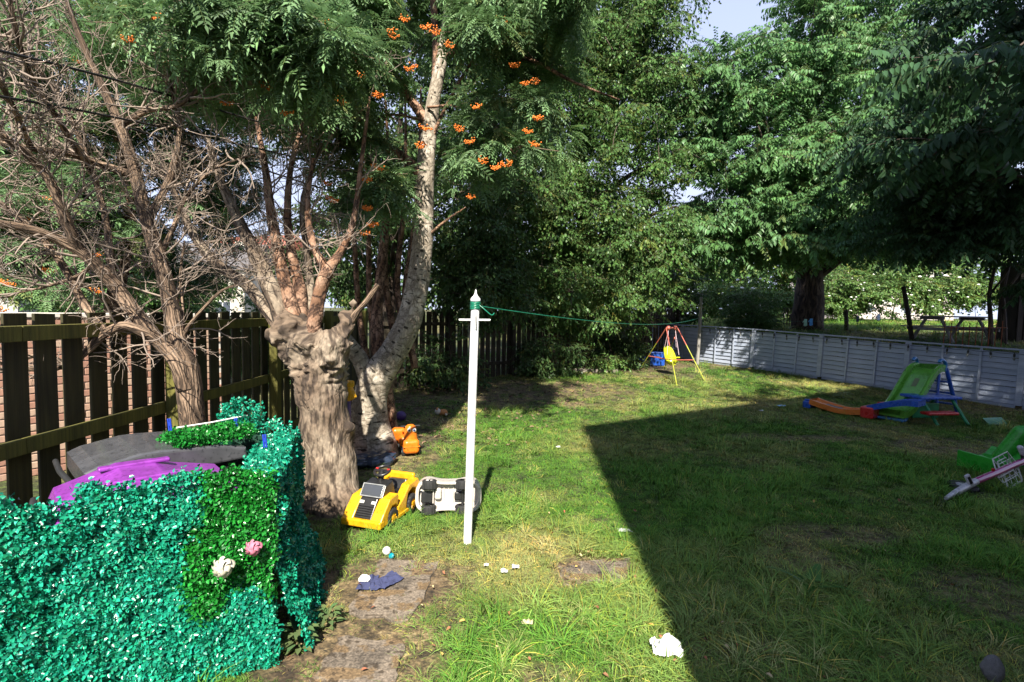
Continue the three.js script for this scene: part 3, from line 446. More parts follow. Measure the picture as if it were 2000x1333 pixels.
// ---------------------------------------------------------------- pollarded tree
{
  const D = 4.47, base = on(640, 985), t = thing('pollarded_tree', 'knobbly pollarded tree with thick grey trunk and bare upright stems', 'tree', [0, 0, 0]);
  const W = (px, py, d = 0) => at(px, py, D + d), cap = [];
  const chain = (...l) => { for (let i = 0; i < l.length - 1; i++) cap.push([W(l[i][0], l[i][1], l[i][3] || 0), W(l[i + 1][0], l[i + 1][1], l[i + 1][3] || 0), l[i][2], l[i + 1][2]]); };
  chain([652, 1030, 0.30], [648, 960, 0.235], [644, 900, 0.205], [636, 830, 0.205], [630, 770, 0.21], [624, 715, 0.23], [618, 690, 0.22]);
  chain([620, 725, 0.19], [586, 672, 0.16], [572, 635, 0.13]); chain([548, 655, 0.10, -0.08], [560, 640, 0.09, -0.12]); chain([585, 690, 0.10, -0.12], [590, 676, 0.10, -0.14]); chain([545, 632, 0.07], [590, 628, 0.09, 0.05]); chain([603, 650, 0.09, -0.05], [608, 640, 0.08]);
  chain([640, 720, 0.15, -0.02], [652, 680, 0.13, -0.08], [664, 658, 0.10, -0.04]); chain([650, 700, 0.11, -0.14], [648, 690, 0.11, -0.14]); chain([668, 655, 0.08], [680, 625, 0.06], [692, 596, 0.035]);
  chain([590, 770, 0.06, -0.05], [594, 776, 0.06]); chain([590, 875, 0.07], [600, 880, 0.08]); chain([596, 930, 0.06, -0.05], [600, 950, 0.08]); chain([682, 835, 0.05, -0.05], [678, 850, 0.06]);
  chain([610, 985, 0.16, -0.1], [585, 1010, 0.10, -0.15]); chain([680, 990, 0.15, -0.1], [705, 1010, 0.08, -0.12]); chain([650, 990, 0.18, -0.15], [655, 1030, 0.10, -0.25]); chain([690, 975, 0.12, 0.15], [715, 990, 0.07, 0.25]);
  const res = 132, S = 2.1, org = V(base.x - S / 2 - 0.02, -0.18, base.z - S / 2), mc = new MarchingCubes(res, new THREE.MeshBasicMaterial(), false, false, 400000), K = 0.055 / 4.5;
  const caps = cap.map(([a, b, ra, rb]) => [a.x, a.y, a.z, b.x - a.x, b.y - a.y, b.z - a.z, ra, rb - ra, 1 / (a.distanceToSquared(b) + 1e-9)]);
  const near = (x, y, z, list) => { let dm = 9, m = 0; for (const c of list) { const px = x - c[0], py = y - c[1], pz = z - c[2], h = clamp((px * c[3] + py * c[4] + pz * c[5]) * c[8]), ex = px - c[3] * h, ey = py - c[4] * h, ez = pz - c[5] * h, d = Math.sqrt(ex * ex + ey * ey + ez * ez) - c[6] - c[7] * h; if (d < dm) dm = d; m += Math.exp(-Math.min(40, d / K)); } return [dm, m]; };
  const NB = 6, cellS = S / res;
  for (let Z = 0; Z < res; Z += NB) for (let Y = 0; Y < res; Y += NB) for (let X = 0; X < res; X += NB) {
    const half = NB / 2, bd = near(org.x + (X + half) * cellS, org.y + (Y + half) * cellS, org.z + (Z + half) * cellS, caps)[0], skip = Math.abs(bd) > 0.19;
    const list = skip ? null : caps.filter((c) => near(org.x + (X + half) * cellS, org.y + (Y + half) * cellS, org.z + (Z + half) * cellS, [c])[0] < 0.3);
    for (let z = Z; z < Math.min(res, Z + NB); z++) for (let y = Y; y < Math.min(res, Y + NB); y++) for (let x = X; x < Math.min(res, X + NB); x++) {
      let d = bd;
      if (!skip) { const qx = org.x + x * cellS, qy = org.y + y * cellS, qz = org.z + z * cellS, [dm, m] = near(qx, qy, qz, list); d = m > 0 ? -K * Math.log(m) : dm; const kn = sstep(0.95, 1.3, qy); if (Math.abs(d) < 0.12) d += (0.05 + 0.03 * kn) * (fbm(qx * 4.5, qy * 3.2, qz * 4.5, 2) - 0.5) + (0.022 + 0.08 * kn) * (fbm(qx * 14 + 4, qy * (7 + 9 * kn), qz * 14, 3) - 0.5) - 0.035 * Math.pow(clamp(fbm(qx * 8 + 31, qy * 7, qz * 8 + 5, 2) * 2 - 1), 1.2); }
      mc.field[x + y * res + z * res * res] = -d;
    }
  }
  mc.isolation = 0; mc.update();
  const n = mc.count, P = new Float32Array(n * 3), N = new Float32Array(n * 3), U = new Float32Array(n * 2);
  for (let i = 0; i < n; i++) { for (const k of [0, 1, 2]) { P[i * 3 + k] = org.getComponent(k) + (mc.positionArray[i * 3 + k] + 1) / 2 * S; N[i * 3 + k] = mc.normalArray[i * 3 + k]; } }
  for (let i = 0; i < n; i += 3) { const e1 = V(P[i * 3 + 3] - P[i * 3], P[i * 3 + 4] - P[i * 3 + 1], P[i * 3 + 5] - P[i * 3 + 2]), e2 = V(P[i * 3 + 6] - P[i * 3], P[i * 3 + 7] - P[i * 3 + 1], P[i * 3 + 8] - P[i * 3 + 2]); const a0 = Math.atan2(P[i * 3 + 2] - base.z, P[i * 3] - base.x); for (let k = 0; k < 3; k++) { const j = i + k; let a = Math.atan2(P[j * 3 + 2] - base.z, P[j * 3] - base.x); if (a - a0 > 3) a -= 6.2832; if (a0 - a > 3) a += 6.2832; U[j * 2] = a * 0.24; U[j * 2 + 1] = P[j * 3 + 1]; } }
  const g = new THREE.BufferGeometry(); g.setAttribute('position', new THREE.BufferAttribute(P, 3)); g.setAttribute('normal', new THREE.BufferAttribute(N, 3)); g.setAttribute('uv', new THREE.BufferAttribute(U, 2));
  part('trunk', g, barkGrey, t); FOOT.push([base.x, -base.z, 0.34]);
  const stems = [[[[560, 655, D, 0.075], [520, 605, D, 0.055], [484, 559, D, 0.048], [442, 530, D + 0.05, 0.045], [405, 497, D + 0.1, 0.042], [375, 455, D + 0.1, 0.036], [345, 390, D + 0.15, 0.028], [310, 300, D + 0.2, 0.018]], barkGrey],
    [[[560, 640, D, 0.095], [540, 590, D - 0.03, 0.078], [518, 540, D - 0.03, 0.07], [495, 490, D, 0.06], [465, 430, D + 0.1, 0.05], [430, 350, D + 0.2, 0.035], [405, 270, D + 0.3, 0.02]], barkGrey],
    [[[578, 640, D - 0.02, 0.075], [560, 570, D, 0.058], [546, 505, D + 0.05, 0.05], [530, 420, D + 0.1, 0.042], [518, 330, D + 0.2, 0.03], [500, 230, D + 0.3, 0.018]], barkRed],
    [[[590, 640, D + 0.05, 0.065], [584, 560, D + 0.08, 0.05], [570, 500, D + 0.1, 0.042], [562, 430, D + 0.2, 0.035], [566, 340, D + 0.3, 0.026], [590, 240, D + 0.4, 0.016]], barkRed],
    [[[604, 690, D - 0.05, 0.07], [615, 620, D - 0.08, 0.058], [627, 560, D - 0.08, 0.055], [642, 525, D - 0.08, 0.05], [664, 495, D, 0.034], [688, 440, D + 0.05, 0.026], [704, 330, D + 0.1, 0.02], [722, 190, D + 0.2, 0.012]], barkRed],
    [[[638, 532, D - 0.08, 0.042], [612, 480, D - 0.05, 0.03], [600, 400, D, 0.024], [612, 310, D + 0.1, 0.016]], barkRed], [[[600, 640, D + 0.1, 0.05], [606, 570, D + 0.15, 0.036], [600, 500, D + 0.2, 0.03], [590, 400, D + 0.3, 0.022], [628, 280, D + 0.4, 0.014]], barkGrey],
    [[[676, 640, D, 0.045], [700, 607, D, 0.026], [718, 585, D, 0.022], [738, 556, D, 0.02]], barkDead]];
  const ls = stems.map(([l, m]) => limbPart('stem', l, m, t, { sides: 14, rough: 0.22, freq: 1.6, lf: 9 }));
  const s = new Soup(), r = rng(88); ls.slice(0, 7).forEach((l, i) => bareTwigs(s, r, l, [22, 28, 28, 20, 14, 16, 10][i], 0.42, 0.008, 0.25, 0.4, 2, 0.55));
  part('twigs', s.geo(), twigDead, t, 'stuff');
}
// ---------------------------------------------------------------- rowan with silvery trunk
const rowanGreen = leafMat(lin(0.13, 0.235, 0.095)), berryMat = phys({ color: lin(0.72, 0.185, 0.016), roughness: 0.4 });
const berryGeo = (seed) => { const r = rng(seed), gs = []; for (let k = 0; k < 42; k++) { const a = r() * 6.28, d = 0.055 * Math.sqrt(r()); gs.push(new THREE.IcosahedronGeometry(0.0052 + 0.0022 * r(), 1).translate(Math.cos(a) * d, -0.035 * (1 - (d / 0.062) ** 2) - 0.02 + 0.025 * (r() - 0.5), Math.sin(a) * d)); } return merge(gs); };
const BERRY = [berryGeo(1), berryGeo(2), berryGeo(3)];
let rowan;
{
  const D = 6.11, t = rowan = thing('rowan_tree', 'rowan tree with curved silvery trunk and orange berries', 'tree');
  const b = on(735, 890); FOOT.push([b.x, -b.z, 0.36]);
  const tr = limbPart('trunk', [[737, 925, D, 0.34], [733, 880, D, 0.27], [724, 830, D, 0.225], [724, 780, D, 0.205], [738, 735, D, 0.195], [768, 690, D, 0.165], [797, 630, D, 0.145], [815, 560, D, 0.135], [825, 480, D, 0.12], [828, 400, D, 0.11], [831, 330, D, 0.105], [839, 250, D, 0.09], [850, 180, D, 0.075], [864, 110, D, 0.06], [874, 30, D, 0.05], [884, -80, D, 0.04], [890, -260, D, 0.02]], barkSilver, t, { sides: 22, n: 60, rough: 0.13, lf: 4 });
  const arm = limbPart('limb', [[728, 790, D - 0.05, 0.13], [714, 725, D - 0.05, 0.105], [694, 688, D - 0.08, 0.095], [672, 662, D - 0.1, 0.088]], barkSilver, t, { rough: 0.16, sides: 14 });
  const back = limbPart('limb', [[764, 905, D + 0.25, 0.16], [762, 850, D + 0.25, 0.12], [752, 770, D + 0.25, 0.11], [742, 700, D + 0.3, 0.09], [735, 620, D + 0.35, 0.075], [745, 520, D + 0.5, 0.06], [755, 400, D + 0.7, 0.05], [748, 280, D + 0.8, 0.03]], barkRed, t, { rough: 0.25, sides: 12 });
  const brs = [[[829, 352, D, 0.065], [800, 318, D - 0.05, 0.055], [765, 292, D - 0.1, 0.048], [715, 268, D - 0.2, 0.042], [650, 232, D - 0.3, 0.03], [585, 185, D - 0.4, 0.015]], [[838, 245, D, 0.06], [800, 192, D, 0.052], [770, 150, D, 0.048], [730, 100, D + 0.1, 0.042], [700, 50, D + 0.1, 0.035], [655, -40, D + 0.2, 0.022], [600, -180, D + 0.3, 0.01]], [[848, 190, D, 0.05], [852, 110, D + 0.1, 0.045], [848, 30, D + 0.2, 0.04], [835, -100, D + 0.3, 0.02]], [[866, 115, D, 0.035], [910, 92, D - 0.1, 0.03], [970, 104, D - 0.2, 0.026], [1040, 118, D - 0.3, 0.022], [1120, 160, D - 0.4, 0.016], [1210, 195, D - 0.4, 0.008]], [[832, 300, D, 0.022], [870, 210, D - 0.1, 0.018], [930, 112, D - 0.2, 0.014], [1000, 60, D - 0.3, 0.008]], [[826, 470, D, 0.02], [870, 432, D - 0.1, 0.015], [910, 405, D - 0.2, 0.008]], [[828, 235, D - 0.1, 0.016], [760, 225, D - 0.3, 0.012], [690, 262, D - 0.5, 0.009], [610, 300, D - 0.6, 0.005]], [[835, 210, D - 0.1, 0.016], [890, 208, D - 0.3, 0.012], [960, 250, D - 0.5, 0.008], [1005, 300, D - 0.5, 0.005]]].map((l) => limbPart('limb', l, barkSilver === 0 ? barkRed : barkRed, t, { sides: 9, rough: 0.12 }));
  const multi = [[700, 700], [722, 690], [752, 640], [776, 660], [790, 690]].map(([x, y], i) => limbPart('limb', [[x + 20, y + 30, D + 0.5, 0.05], [x, y - 100, D + 0.6, 0.04], [x - 8 + 6 * i, y - 230, D + 0.7, 0.032], [x - 20 + 12 * i, y - 380, D + 0.9, 0.02], [x - 40 + 18 * i, y - 520, D + 1, 0.01]], barkRed, t, { sides: 8, rough: 0.14 }));
  const nodes = [...every(tr, 34), ...brs.flatMap((l) => every(l, 3)), ...multi.flatMap((l) => every(l, 14))];
  const E = (px, py, d, rx, ry, rz, w) => [at(px, py, d), V(rx, ry, rz), w];
  foliage(t, { seed: 501, ells: [E(575, 80, D - 0.8, 1.1, 0.7, 0.7, 2.2), E(820, -30, D + 0.8, 1.5, 0.8, 0.9, 1.6), E(480, 0, D + 0.8, 1.6, 0.8, 0.8, 1.6), E(690, 340, D - 0.7, 0.5, 0.55, 0.4, 0.55), E(985, 250, D - 0.5, 0.5, 0.45, 0.4, 0.4), E(1000, 60, D - 0.3, 0.7, 0.5, 0.6, 0.7), E(640, 220, D - 0.5, 0.9, 0.5, 0.6, 1.0), E(735, 40, D - 0.8, 0.45, 0.4, 0.35, 0.5), E(900, 30, D - 0.6, 0.4, 0.35, 0.35, 0.35), E(870, 340, D + 0.6, 0.6, 0.5, 0.4, 0.4), E(380, 60, D - 0.6, 1.0, 0.7, 0.7, 1.1), E(900, -80, D + 1.0, 1.6, 0.6, 0.8, 0.8), E(560, 170, D - 0.9, 0.7, 0.45, 0.4, 0.8), EL(0.35, 4.7, 5.3, 0.9, 0.5, 0.6, 0.9), EL(-0.3, 6.4, 5.4, 1.5, 0.7, 1.0, 1.5), EL(-1.6, 6.9, 5.6, 1.5, 0.7, 1.0, 1.3), E(490, 60, 3.8, 0.55, 0.3, 0.4, 0.4), E(620, 90, 4.1, 0.5, 0.3, 0.4, 0.45), E(300, 30, 4.2, 0.6, 0.4, 0.5, 0.35), EL(0.2, 7.2, 7.2, 2.0, 0.8, 1.5, 1.8)], n: 370, per: 15, reject: (q) => q.y > 3 && q.y < 6.2 && q.x > -1.22 && q.x < -0.66 && q.z > -6.15, sprigs: SP.rowan, mat: rowanGreen, nodes, spread: 0.2, scale: 1.2, woodMat: twigBrown, tip: 0.3, droop: 0.35, yellow: 0.05 });
  const r = rng(9); for (const [x, y, d] of [[296, 22, 5.2], [470, 15, 5.4], [515, 14, 5.3], [700, 105, 5.2], [705, 135, 5.2], [520, 160, 5.3], [665, 192, 5.2], [790, 28, 5.2], [830, 42, 5.3], [850, 52, 5.2], [800, 122, 5.2], [832, 240, 5.3], [820, 275, 5.4], [738, 318, 5.1], [715, 340, 5.1], [718, 398, 5.1], [728, 430, 5.1], [712, 448, 5.1], [650, 380, 5.2], [898, 245, 5.3], [915, 268, 5.3], [945, 308, 5.4], [968, 318, 5.4], [990, 310, 5.4], [1052, 220, 5.5], [1032, 248, 5.5], [1045, 272, 5.5], [960, 38, 5.5], [985, 32, 5.5], [1005, 118, 5.6], [1025, 155, 5.6], [1045, 152, 5.6], [920, 378, 5.7], [640, 350, 5.3], [630, 150, 5.3], [560, 60, 5.3], [770, 60, 5.2], [250, 66, 5.2], [330, 120, 5.2], [410, 60, 5.2], [590, 130, 5.3], [560, 210, 5.3], [640, 40, 5.2], [735, 175, 5.2], [880, 80, 5.4], [930, 200, 5.4], [440, 190, 5.3]]) { const m = part('berry_cluster', BERRY[Math.floor(r() * 3)], berryMat, t); m.position.copy(at(x, y, x < 620 ? d - 1.3 : d - 0.45)); m.rotation.set((r() - 0.5) * 0.8, r() * 6, (r() - 0.5) * 0.8); m.scale.setScalar((x < 620 ? 0.7 : 0.85) + 0.3 * r()); }
}
// a second rowan beyond the fence
{
  const D = 6.9, t = thing('rowan_tree', 'smaller rowan with orange berries beyond the board fence, behind the dead shrub', 'tree');
  const b = G(-5.3, D), x = b.x; const tr = { pts: smooth([b, V(x - 0.1, 1.5, -D), V(x + 0.1, 3, -D - 0.1), V(x - 0.1, 4.6, -D)], 20) }; part('trunk', tube(tr.pts, rads([0.14, 0.11, 0.08, 0.03], 20), 10, { rough: 0.12 }), barkRed, t);
  const E = (px, py, d, rx, ry, rz, w) => [at(px, py, d), V(rx, ry, rz), w];
  foliage(t, { seed: 511, ells: [E(60, 480, 6.2, 1.1, 0.8, 0.7, 1.3), E(220, 60, D, 1.7, 0.9, 1, 1.5), E(60, 160, D, 1.5, 1.2, 1, 1.3), E(380, 160, D + 0.4, 0.9, 0.7, 0.8, 0.8), E(60, 340, D, 1.1, 0.7, 0.8, 0.7), E(230, 470, D + 1, 0.8, 0.4, 0.6, 0.3), E(250, 250, D + 0.3, 1.0, 0.7, 0.8, 0.8), E(420, 300, D + 1.5, 0.8, 0.6, 0.8, 0.5), E(420, 420, D + 1.5, 0.9, 0.5, 0.8, 0.6), E(140, 420, D, 1.0, 0.8, 0.8, 1.0), E(330, 540, D + 2, 1.0, 0.5, 0.8, 0.6)], n: 330, per: 15, scale: 1.15, sprigs: SP.rowan, mat: rowanGreen, nodes: every(tr, 8), spread: 0.22, woodMat: twigBrown, tip: 0.3, droop: 0.35, yellow: 0.05 });
  const r = rng(19); for (const [px, py, d] of [[155, 110, 6], [95, 380, 6], [188, 490, 6], [18, 545, 5.6], [5, 595, 5.6], [190, 560, 6], [100, 520, 6], [380, 45, 6.2], [330, 10, 6.2], [60, 420, 6], [380, 15, 6]]) { const m = part('berry_cluster', BERRY[Math.floor(r() * 3)], berryMat, t); m.position.copy(at(px, py, d)); m.rotation.set((r() - 0.5) * 0.8, r() * 6, (r() - 0.5) * 0.8); m.scale.setScalar(1 + 0.4 * r()); }
}
// ---------------------------------------------------------------- dead shrub beside the bins
{
  const D = 3.72, t = thing('dead_shrub', 'leafless dead shrub with forked trunk and tangled pale twigs above the bins', 'shrub');
  const b = on(388, 1075);
  const L = [[[[390, 1090, D, 0.10], [386, 960, D, 0.085], [378, 850, D, 0.08], [370, 770, D, 0.085], [360, 710, D, 0.085], [350, 676, D, 0.064], [338, 620, D, 0.056], [328, 565, D, 0.052], [308, 500, D, 0.05], [289, 440, D, 0.046], [264, 340, D + 0.1, 0.04], [232, 240, D + 0.1, 0.034], [190, 150, D + 0.1, 0.026], [150, 60, D, 0.018], [110, -60, D, 0.008]], 'trunk', 60],
    [[[362, 760, D - 0.04, 0.06], [345, 705, D - 0.06, 0.056], [311, 668, D - 0.08, 0.05], [262, 611, D - 0.1, 0.05], [221, 555, D - 0.15, 0.046], [184, 515, D - 0.2, 0.042], [150, 487, D - 0.25, 0.036], [75, 454, D - 0.4, 0.03], [20, 440, D - 0.5, 0.026], [-60, 430, D - 0.6, 0.02]], 'limb', 50],
    [[[154, 491, D - 0.24, 0.036], [138, 455, D - 0.3, 0.032], [122, 415, D - 0.35, 0.03], [92, 345, D - 0.4, 0.028], [50, 300, D - 0.5, 0.022], [0, 262, D - 0.6, 0.018]], 'limb', 40],
    [[[318, 672, D - 0.08, 0.042], [280, 650, D - 0.14, 0.034], [240, 637, D - 0.2, 0.032], [203, 653, D - 0.25, 0.028], [165, 690, D - 0.3, 0.024], [118, 716, D - 0.35, 0.024], [60, 720, D - 0.4, 0.021], [-20, 724, D - 0.45, 0.018]], 'limb', 34],
    [[[125, 710, D - 0.35, 0.015], [100, 698, D - 0.37, 0.014], [60, 697, D - 0.4, 0.013], [22, 716, D - 0.42, 0.01]], 'limb', 4], [[[205, 648, D - 0.25, 0.026], [170, 604, D - 0.2, 0.026], [142, 555, D - 0.2, 0.025], [112, 505, D - 0.2, 0.024], [70, 455, D - 0.25, 0.023], [10, 405, D - 0.3, 0.02], [-50, 370, D - 0.3, 0.015]], 'limb', 30],
    [[[352, 668, D, 0.02], [368, 638, D, 0.014], [402, 598, D, 0.012], [430, 570, D, 0.01], [462, 556, D, 0.006]], 'limb', 6], [[[356, 650, D, 0.014], [356, 600, D + 0.05, 0.011], [352, 540, D + 0.1, 0.009], [360, 470, D + 0.15, 0.006]], 'limb', 10],
    [[[222, 552, D - 0.15, 0.03], [214, 500, D - 0.1, 0.025], [208, 440, D, 0.022], [185, 350, D, 0.02], [150, 260, D, 0.016], [100, 170, D - 0.1, 0.012], [40, 90, D - 0.2, 0.008]], 'limb', 44], [[[266, 345, D + 0.1, 0.03], [200, 322, D, 0.026], [130, 300, D - 0.2, 0.022], [60, 290, D - 0.4, 0.02], [-40, 270, D - 0.5, 0.014]], 'limb', 44],
    [[[232, 245, D + 0.1, 0.026], [290, 215, D + 0.1, 0.02], [350, 205, D + 0.1, 0.016], [420, 140, D + 0.2, 0.01], [480, 120, D + 0.2, 0.006]], 'limb', 46], [[[288, 430, D, 0.03], [330, 350, D + 0.1, 0.024], [350, 250, D + 0.2, 0.018], [330, 140, D + 0.2, 0.014], [340, 40, D + 0.3, 0.008]], 'limb', 56],
    [[[180, 340, D, 0.02], [110, 230, D - 0.4, 0.018], [60, 150, D - 0.7, 0.016], [30, 60, D - 0.9, 0.012], [10, -60, D - 1, 0.008]], 'limb', 60], [[[60, 290, D - 0.4, 0.02], [20, 200, D - 0.8, 0.016], [-20, 120, D - 1, 0.012], [-40, 20, D - 1.1, 0.008]], 'limb', 56], [[[312, 500, D, 0.02], [340, 440, D + 0.1, 0.016], [366, 380, D + 0.15, 0.013], [420, 330, D + 0.2, 0.009], [500, 300, D + 0.2, 0.005]], 'limb', 40], [[[184, 515, D - 0.2, 0.016], [150, 540, D - 0.2, 0.012], [90, 560, D - 0.25, 0.009], [20, 575, D - 0.3, 0.005]], 'limb', 26]];
  const s = new Soup(), r = rng(404);
  L.forEach(([l, n, k], i) => { const q = limbPart(n, l, barkDead, t, { sides: i < 4 ? 12 : 8, rough: 0.2, freq: 1.5, lf: 12 }); bareTwigs(s, r, q, Math.round(k * 0.55), 0.38, 0.0078, i === 0 ? 0.45 : 0.15, 0.25, 2, 0.6); });
  part('twigs', s.geo(), twigDead, t, 'stuff');
}
// ---------------------------------------------------------------- leafy trees behind
function simpleTree(name, label, x, D, h, r0, lean, mat, limbs, r) {
  const t = thing(name, label, 'tree'), b = G(x, D); b.y -= 0.1;
  const tr = { pts: smooth([b, b.clone().add(V(lean * 0.2, h * 0.3, 0.05)), b.clone().add(V(lean * 0.6, h * 0.65, -0.1)), b.clone().add(V(lean, h, 0))], 24) };
  part('trunk', tube(tr.pts, rads([r0 * 1.25, r0, r0 * 0.85, r0 * 0.6, r0 * 0.25], 24), 16, { rough: 0.15, lf: 3 }), mat, t);
  const nodes = every(tr, 8);
  for (const [k, dx, dy, dz, L] of limbs) { const p = tr.pts[k], e = p.clone().add(V(dx, dy, -dz).multiplyScalar(L)), m = p.clone().lerp(e, 0.5).add(V(0, 0.12 * L, 0)); const l = smooth([p, m, e], 14); part('limb', tube(l, rads([r0 * 0.5, r0 * 0.32, r0 * 0.1], 14), 9, { rough: 0.12 }), mat, t); nodes.push(...l.slice(2)); }
  return { t, nodes };
}
const cherryGreen = leafMat(lin(0.085, 0.19, 0.062)), birchGreen = leafMat(lin(0.075, 0.165, 0.042)), darkGreen = leafMat(lin(0.058, 0.12, 0.036)), brightGreen = leafMat(lin(0.10, 0.20, 0.05)), shadedCherryGreen = leafMat(lin(0.036, 0.09, 0.034));  // near cherry leaves get a darker green, their shade put into the colour
{ // wide spreading tree overhanging the back fence
  const { t, nodes } = simpleTree('leafy_tree', 'dense small-leaved tree drooping over the dark picket fence', 2.2, 15.3, 8.5, 0.22, -0.4, barkDark, [[7, -0.8, 0.5, -0.5, 3], [9, 0.7, 0.5, -0.6, 3], [12, -0.4, 0.6, -0.8, 3], [13, 0.8, 0.5, -0.2, 3.2], [16, -0.8, 0.5, -0.2, 2.5], [8, 0.1, 0.3, -1, 2.6], [11, -0.9, 0.2, -0.1, 3]]);
  foliage(t, { seed: 601, ells: [EL(1.9, 6.2, 14.6, 3.0, 4.2, 2.4, 5), EL(0.7, 4.2, 13.6, 2.0, 2.0, 1.6, 2.2), EL(2.9, 3.4, 13.5, 1.7, 1.7, 1.4, 2), EL(1.6, 2.2, 13.4, 1.5, 1.1, 1.0, 1.1), EL(0.2, 8.5, 14, 2.0, 1.8, 1.6, 1.4), EL(3.0, 8.4, 14.3, 1.4, 1.8, 1.2, 1.2), EL(1.2, 10.2, 14.2, 3.2, 1.8, 1.6, 2.4), EL(3.6, 9.6, 14.2, 1.1, 1.6, 1.0, 0.9)], n: 520, per: 28, sprigs: SP.small, mat: birchGreen, nodes, spread: 0.4, woodMat: twigDark, tip: 0.7, hang: 0.5, droop: 0.6, scale: 1.25, yellow: 0.025 });
}
{ // dark tree behind the rowan
  const { t, nodes } = simpleTree('leafy_tree', 'dark leafy tree growing behind the rowan and the board fence', -2.9, 11.9, 6.5, 0.17, 0.3, barkDark, [[9, -0.8, 0.5, 0, 2.5], [12, 0.8, 0.5, -0.4, 2.5], [10, 0.3, 0.4, -0.9, 2]]);
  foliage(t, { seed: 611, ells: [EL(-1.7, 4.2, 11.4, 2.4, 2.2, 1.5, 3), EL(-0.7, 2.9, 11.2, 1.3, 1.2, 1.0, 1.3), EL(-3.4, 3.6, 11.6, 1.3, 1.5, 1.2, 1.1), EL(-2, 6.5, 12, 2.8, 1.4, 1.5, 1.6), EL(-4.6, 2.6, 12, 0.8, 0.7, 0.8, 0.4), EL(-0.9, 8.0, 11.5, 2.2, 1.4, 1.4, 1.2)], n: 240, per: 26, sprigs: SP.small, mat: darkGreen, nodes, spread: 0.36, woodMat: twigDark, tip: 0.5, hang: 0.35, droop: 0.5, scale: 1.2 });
}
{ // cherry with stout trunk behind the grey fence
  const { t, nodes } = simpleTree('cherry_tree', 'wide cherry tree with stout dark trunk behind the grey fence', 9.75, 16.9, 7.5, 0.40, -0.3, barkDark, [[6, -0.85, 0.45, -0.4, 4.2], [6, 0.85, 0.5, -0.3, 3.5], [8, -0.7, 0.6, -0.7, 4.2], [9, 0.4, 0.6, -0.9, 3.5], [11, -0.9, 0.5, 0, 4], [14, 0.7, 0.6, 0, 3], [15, -0.5, 0.6, -0.6, 3], [7, -0.3, 0.35, -0.95, 3.6]]);
  foliage(t, { seed: 621, ells: [EL(6.6, 5.6, 14.6, 2.3, 2.2, 1.9, 3.4), EL(9, 6, 14.8, 2.8, 2.6, 2.0, 3.4), EL(5.6, 4.0, 14.2, 1.6, 0.9, 1.3, 1.2), EL(7.6, 3.9, 13.8, 1.8, 0.7, 1.2, 1.3), EL(10.8, 4.6, 15, 2.2, 1.2, 1.8, 1.6), EL(8.3, 8.6, 15.2, 2.0, 1.5, 1.6, 1.6), EL(10.6, 9.4, 15.6, 2.0, 1.6, 1.6, 1.2), EL(5.0, 7.2, 15, 1.5, 1.5, 1.2, 1.1), EL(10.4, 11, 15.5, 2.6, 2.2, 1.6, 1.8), EL(7.4, 4.4, 13.6, 2.2, 1.0, 1.0, 1.6), EL(11.5, 6.6, 14.5, 2.0, 2.0, 1.5, 1.4), EL(6.0, 8.2, 14.6, 2.2, 1.1, 1.2, 1.6), EL(8.4, 10.4, 15, 1.3, 1.5, 1.2, 0.9)], n: 640, per: 28, sprigs: SP.cherry, mat: cherryGreen, nodes, spread: 0.34, flat: 0.28, woodMat: twigDark, tip: 0.6, hang: 0.22, arch: 0.7, droop: 0.25, scale: 1.15, yellow: 0.02 });
}
{ // nearer cherry standing out of view, its boughs hang in over the lawn
  const { t, nodes } = simpleTree('cherry_tree', 'shaded cherry boughs with large drooping leaves hanging in over the slide', 11.2, 8.4, 6, 0.2, -0.8, barkDark, [[9, -0.9, 0.4, 0.1, 3], [12, -0.8, 0.5, -0.5, 3.4], [11, -0.6, 0.3, 0.6, 3], [14, -0.9, 0.45, -0.3, 3.4], [8, -0.7, 0.25, 0.5, 2.4], [13, -0.8, 0.4, -0.7, 3.6]]);
  foliage(t, { seed: 631, ells: [EL(9.6, 4.4, 10.2, 1.9, 1.5, 1.6, 2.4), EL(8.0, 5.4, 9.2, 1.5, 1.2, 1.4, 1.8), EL(9.4, 6.2, 9.0, 2.2, 1.4, 1.6, 1.8), EL(8.8, 3.5, 10.2, 1.5, 0.6, 1.2, 1.0), EL(10.8, 3.0, 10.8, 1.0, 0.6, 1.0, 0.5), EL(8.0, 6.6, 9.0, 1.7, 1.2, 1.3, 1.6), EL(9.5, 5.0, 11.5, 2.0, 1.8, 1.3, 1.6), EL(7.2, 5.0, 9.6, 1.0, 0.7, 0.9, 0.7)], n: 300, per: 30, sprigs: SP.cherry, mat: shadedCherryGreen, nodes, spread: 0.32, flat: 0.35, woodMat: twigDark, tip: 0.5, hang: 0.25, arch: 0.6, droop: 0.3, scale: 0.95 });
  foliage(t, { seed: 632, ells: [EL(4.75, 4.5, 5.6, 0.8, 0.35, 0.6, 1), EL(5.2, 3.9, 6.0, 0.7, 0.3, 0.6, 0.8), EL(5.6, 4.9, 6.4, 1.1, 0.5, 0.8, 1)], n: 20, per: 14, sprigs: SP.big, mat: shadedCherryGreen, nodes: nodes.slice(-60), spread: 0.24, flat: 0.3, woodMat: twigDark, tip: 0.4, hang: 0.2, arch: 0.5, droop: 0.3, scale: 0.85, bias: 0.6 });
}
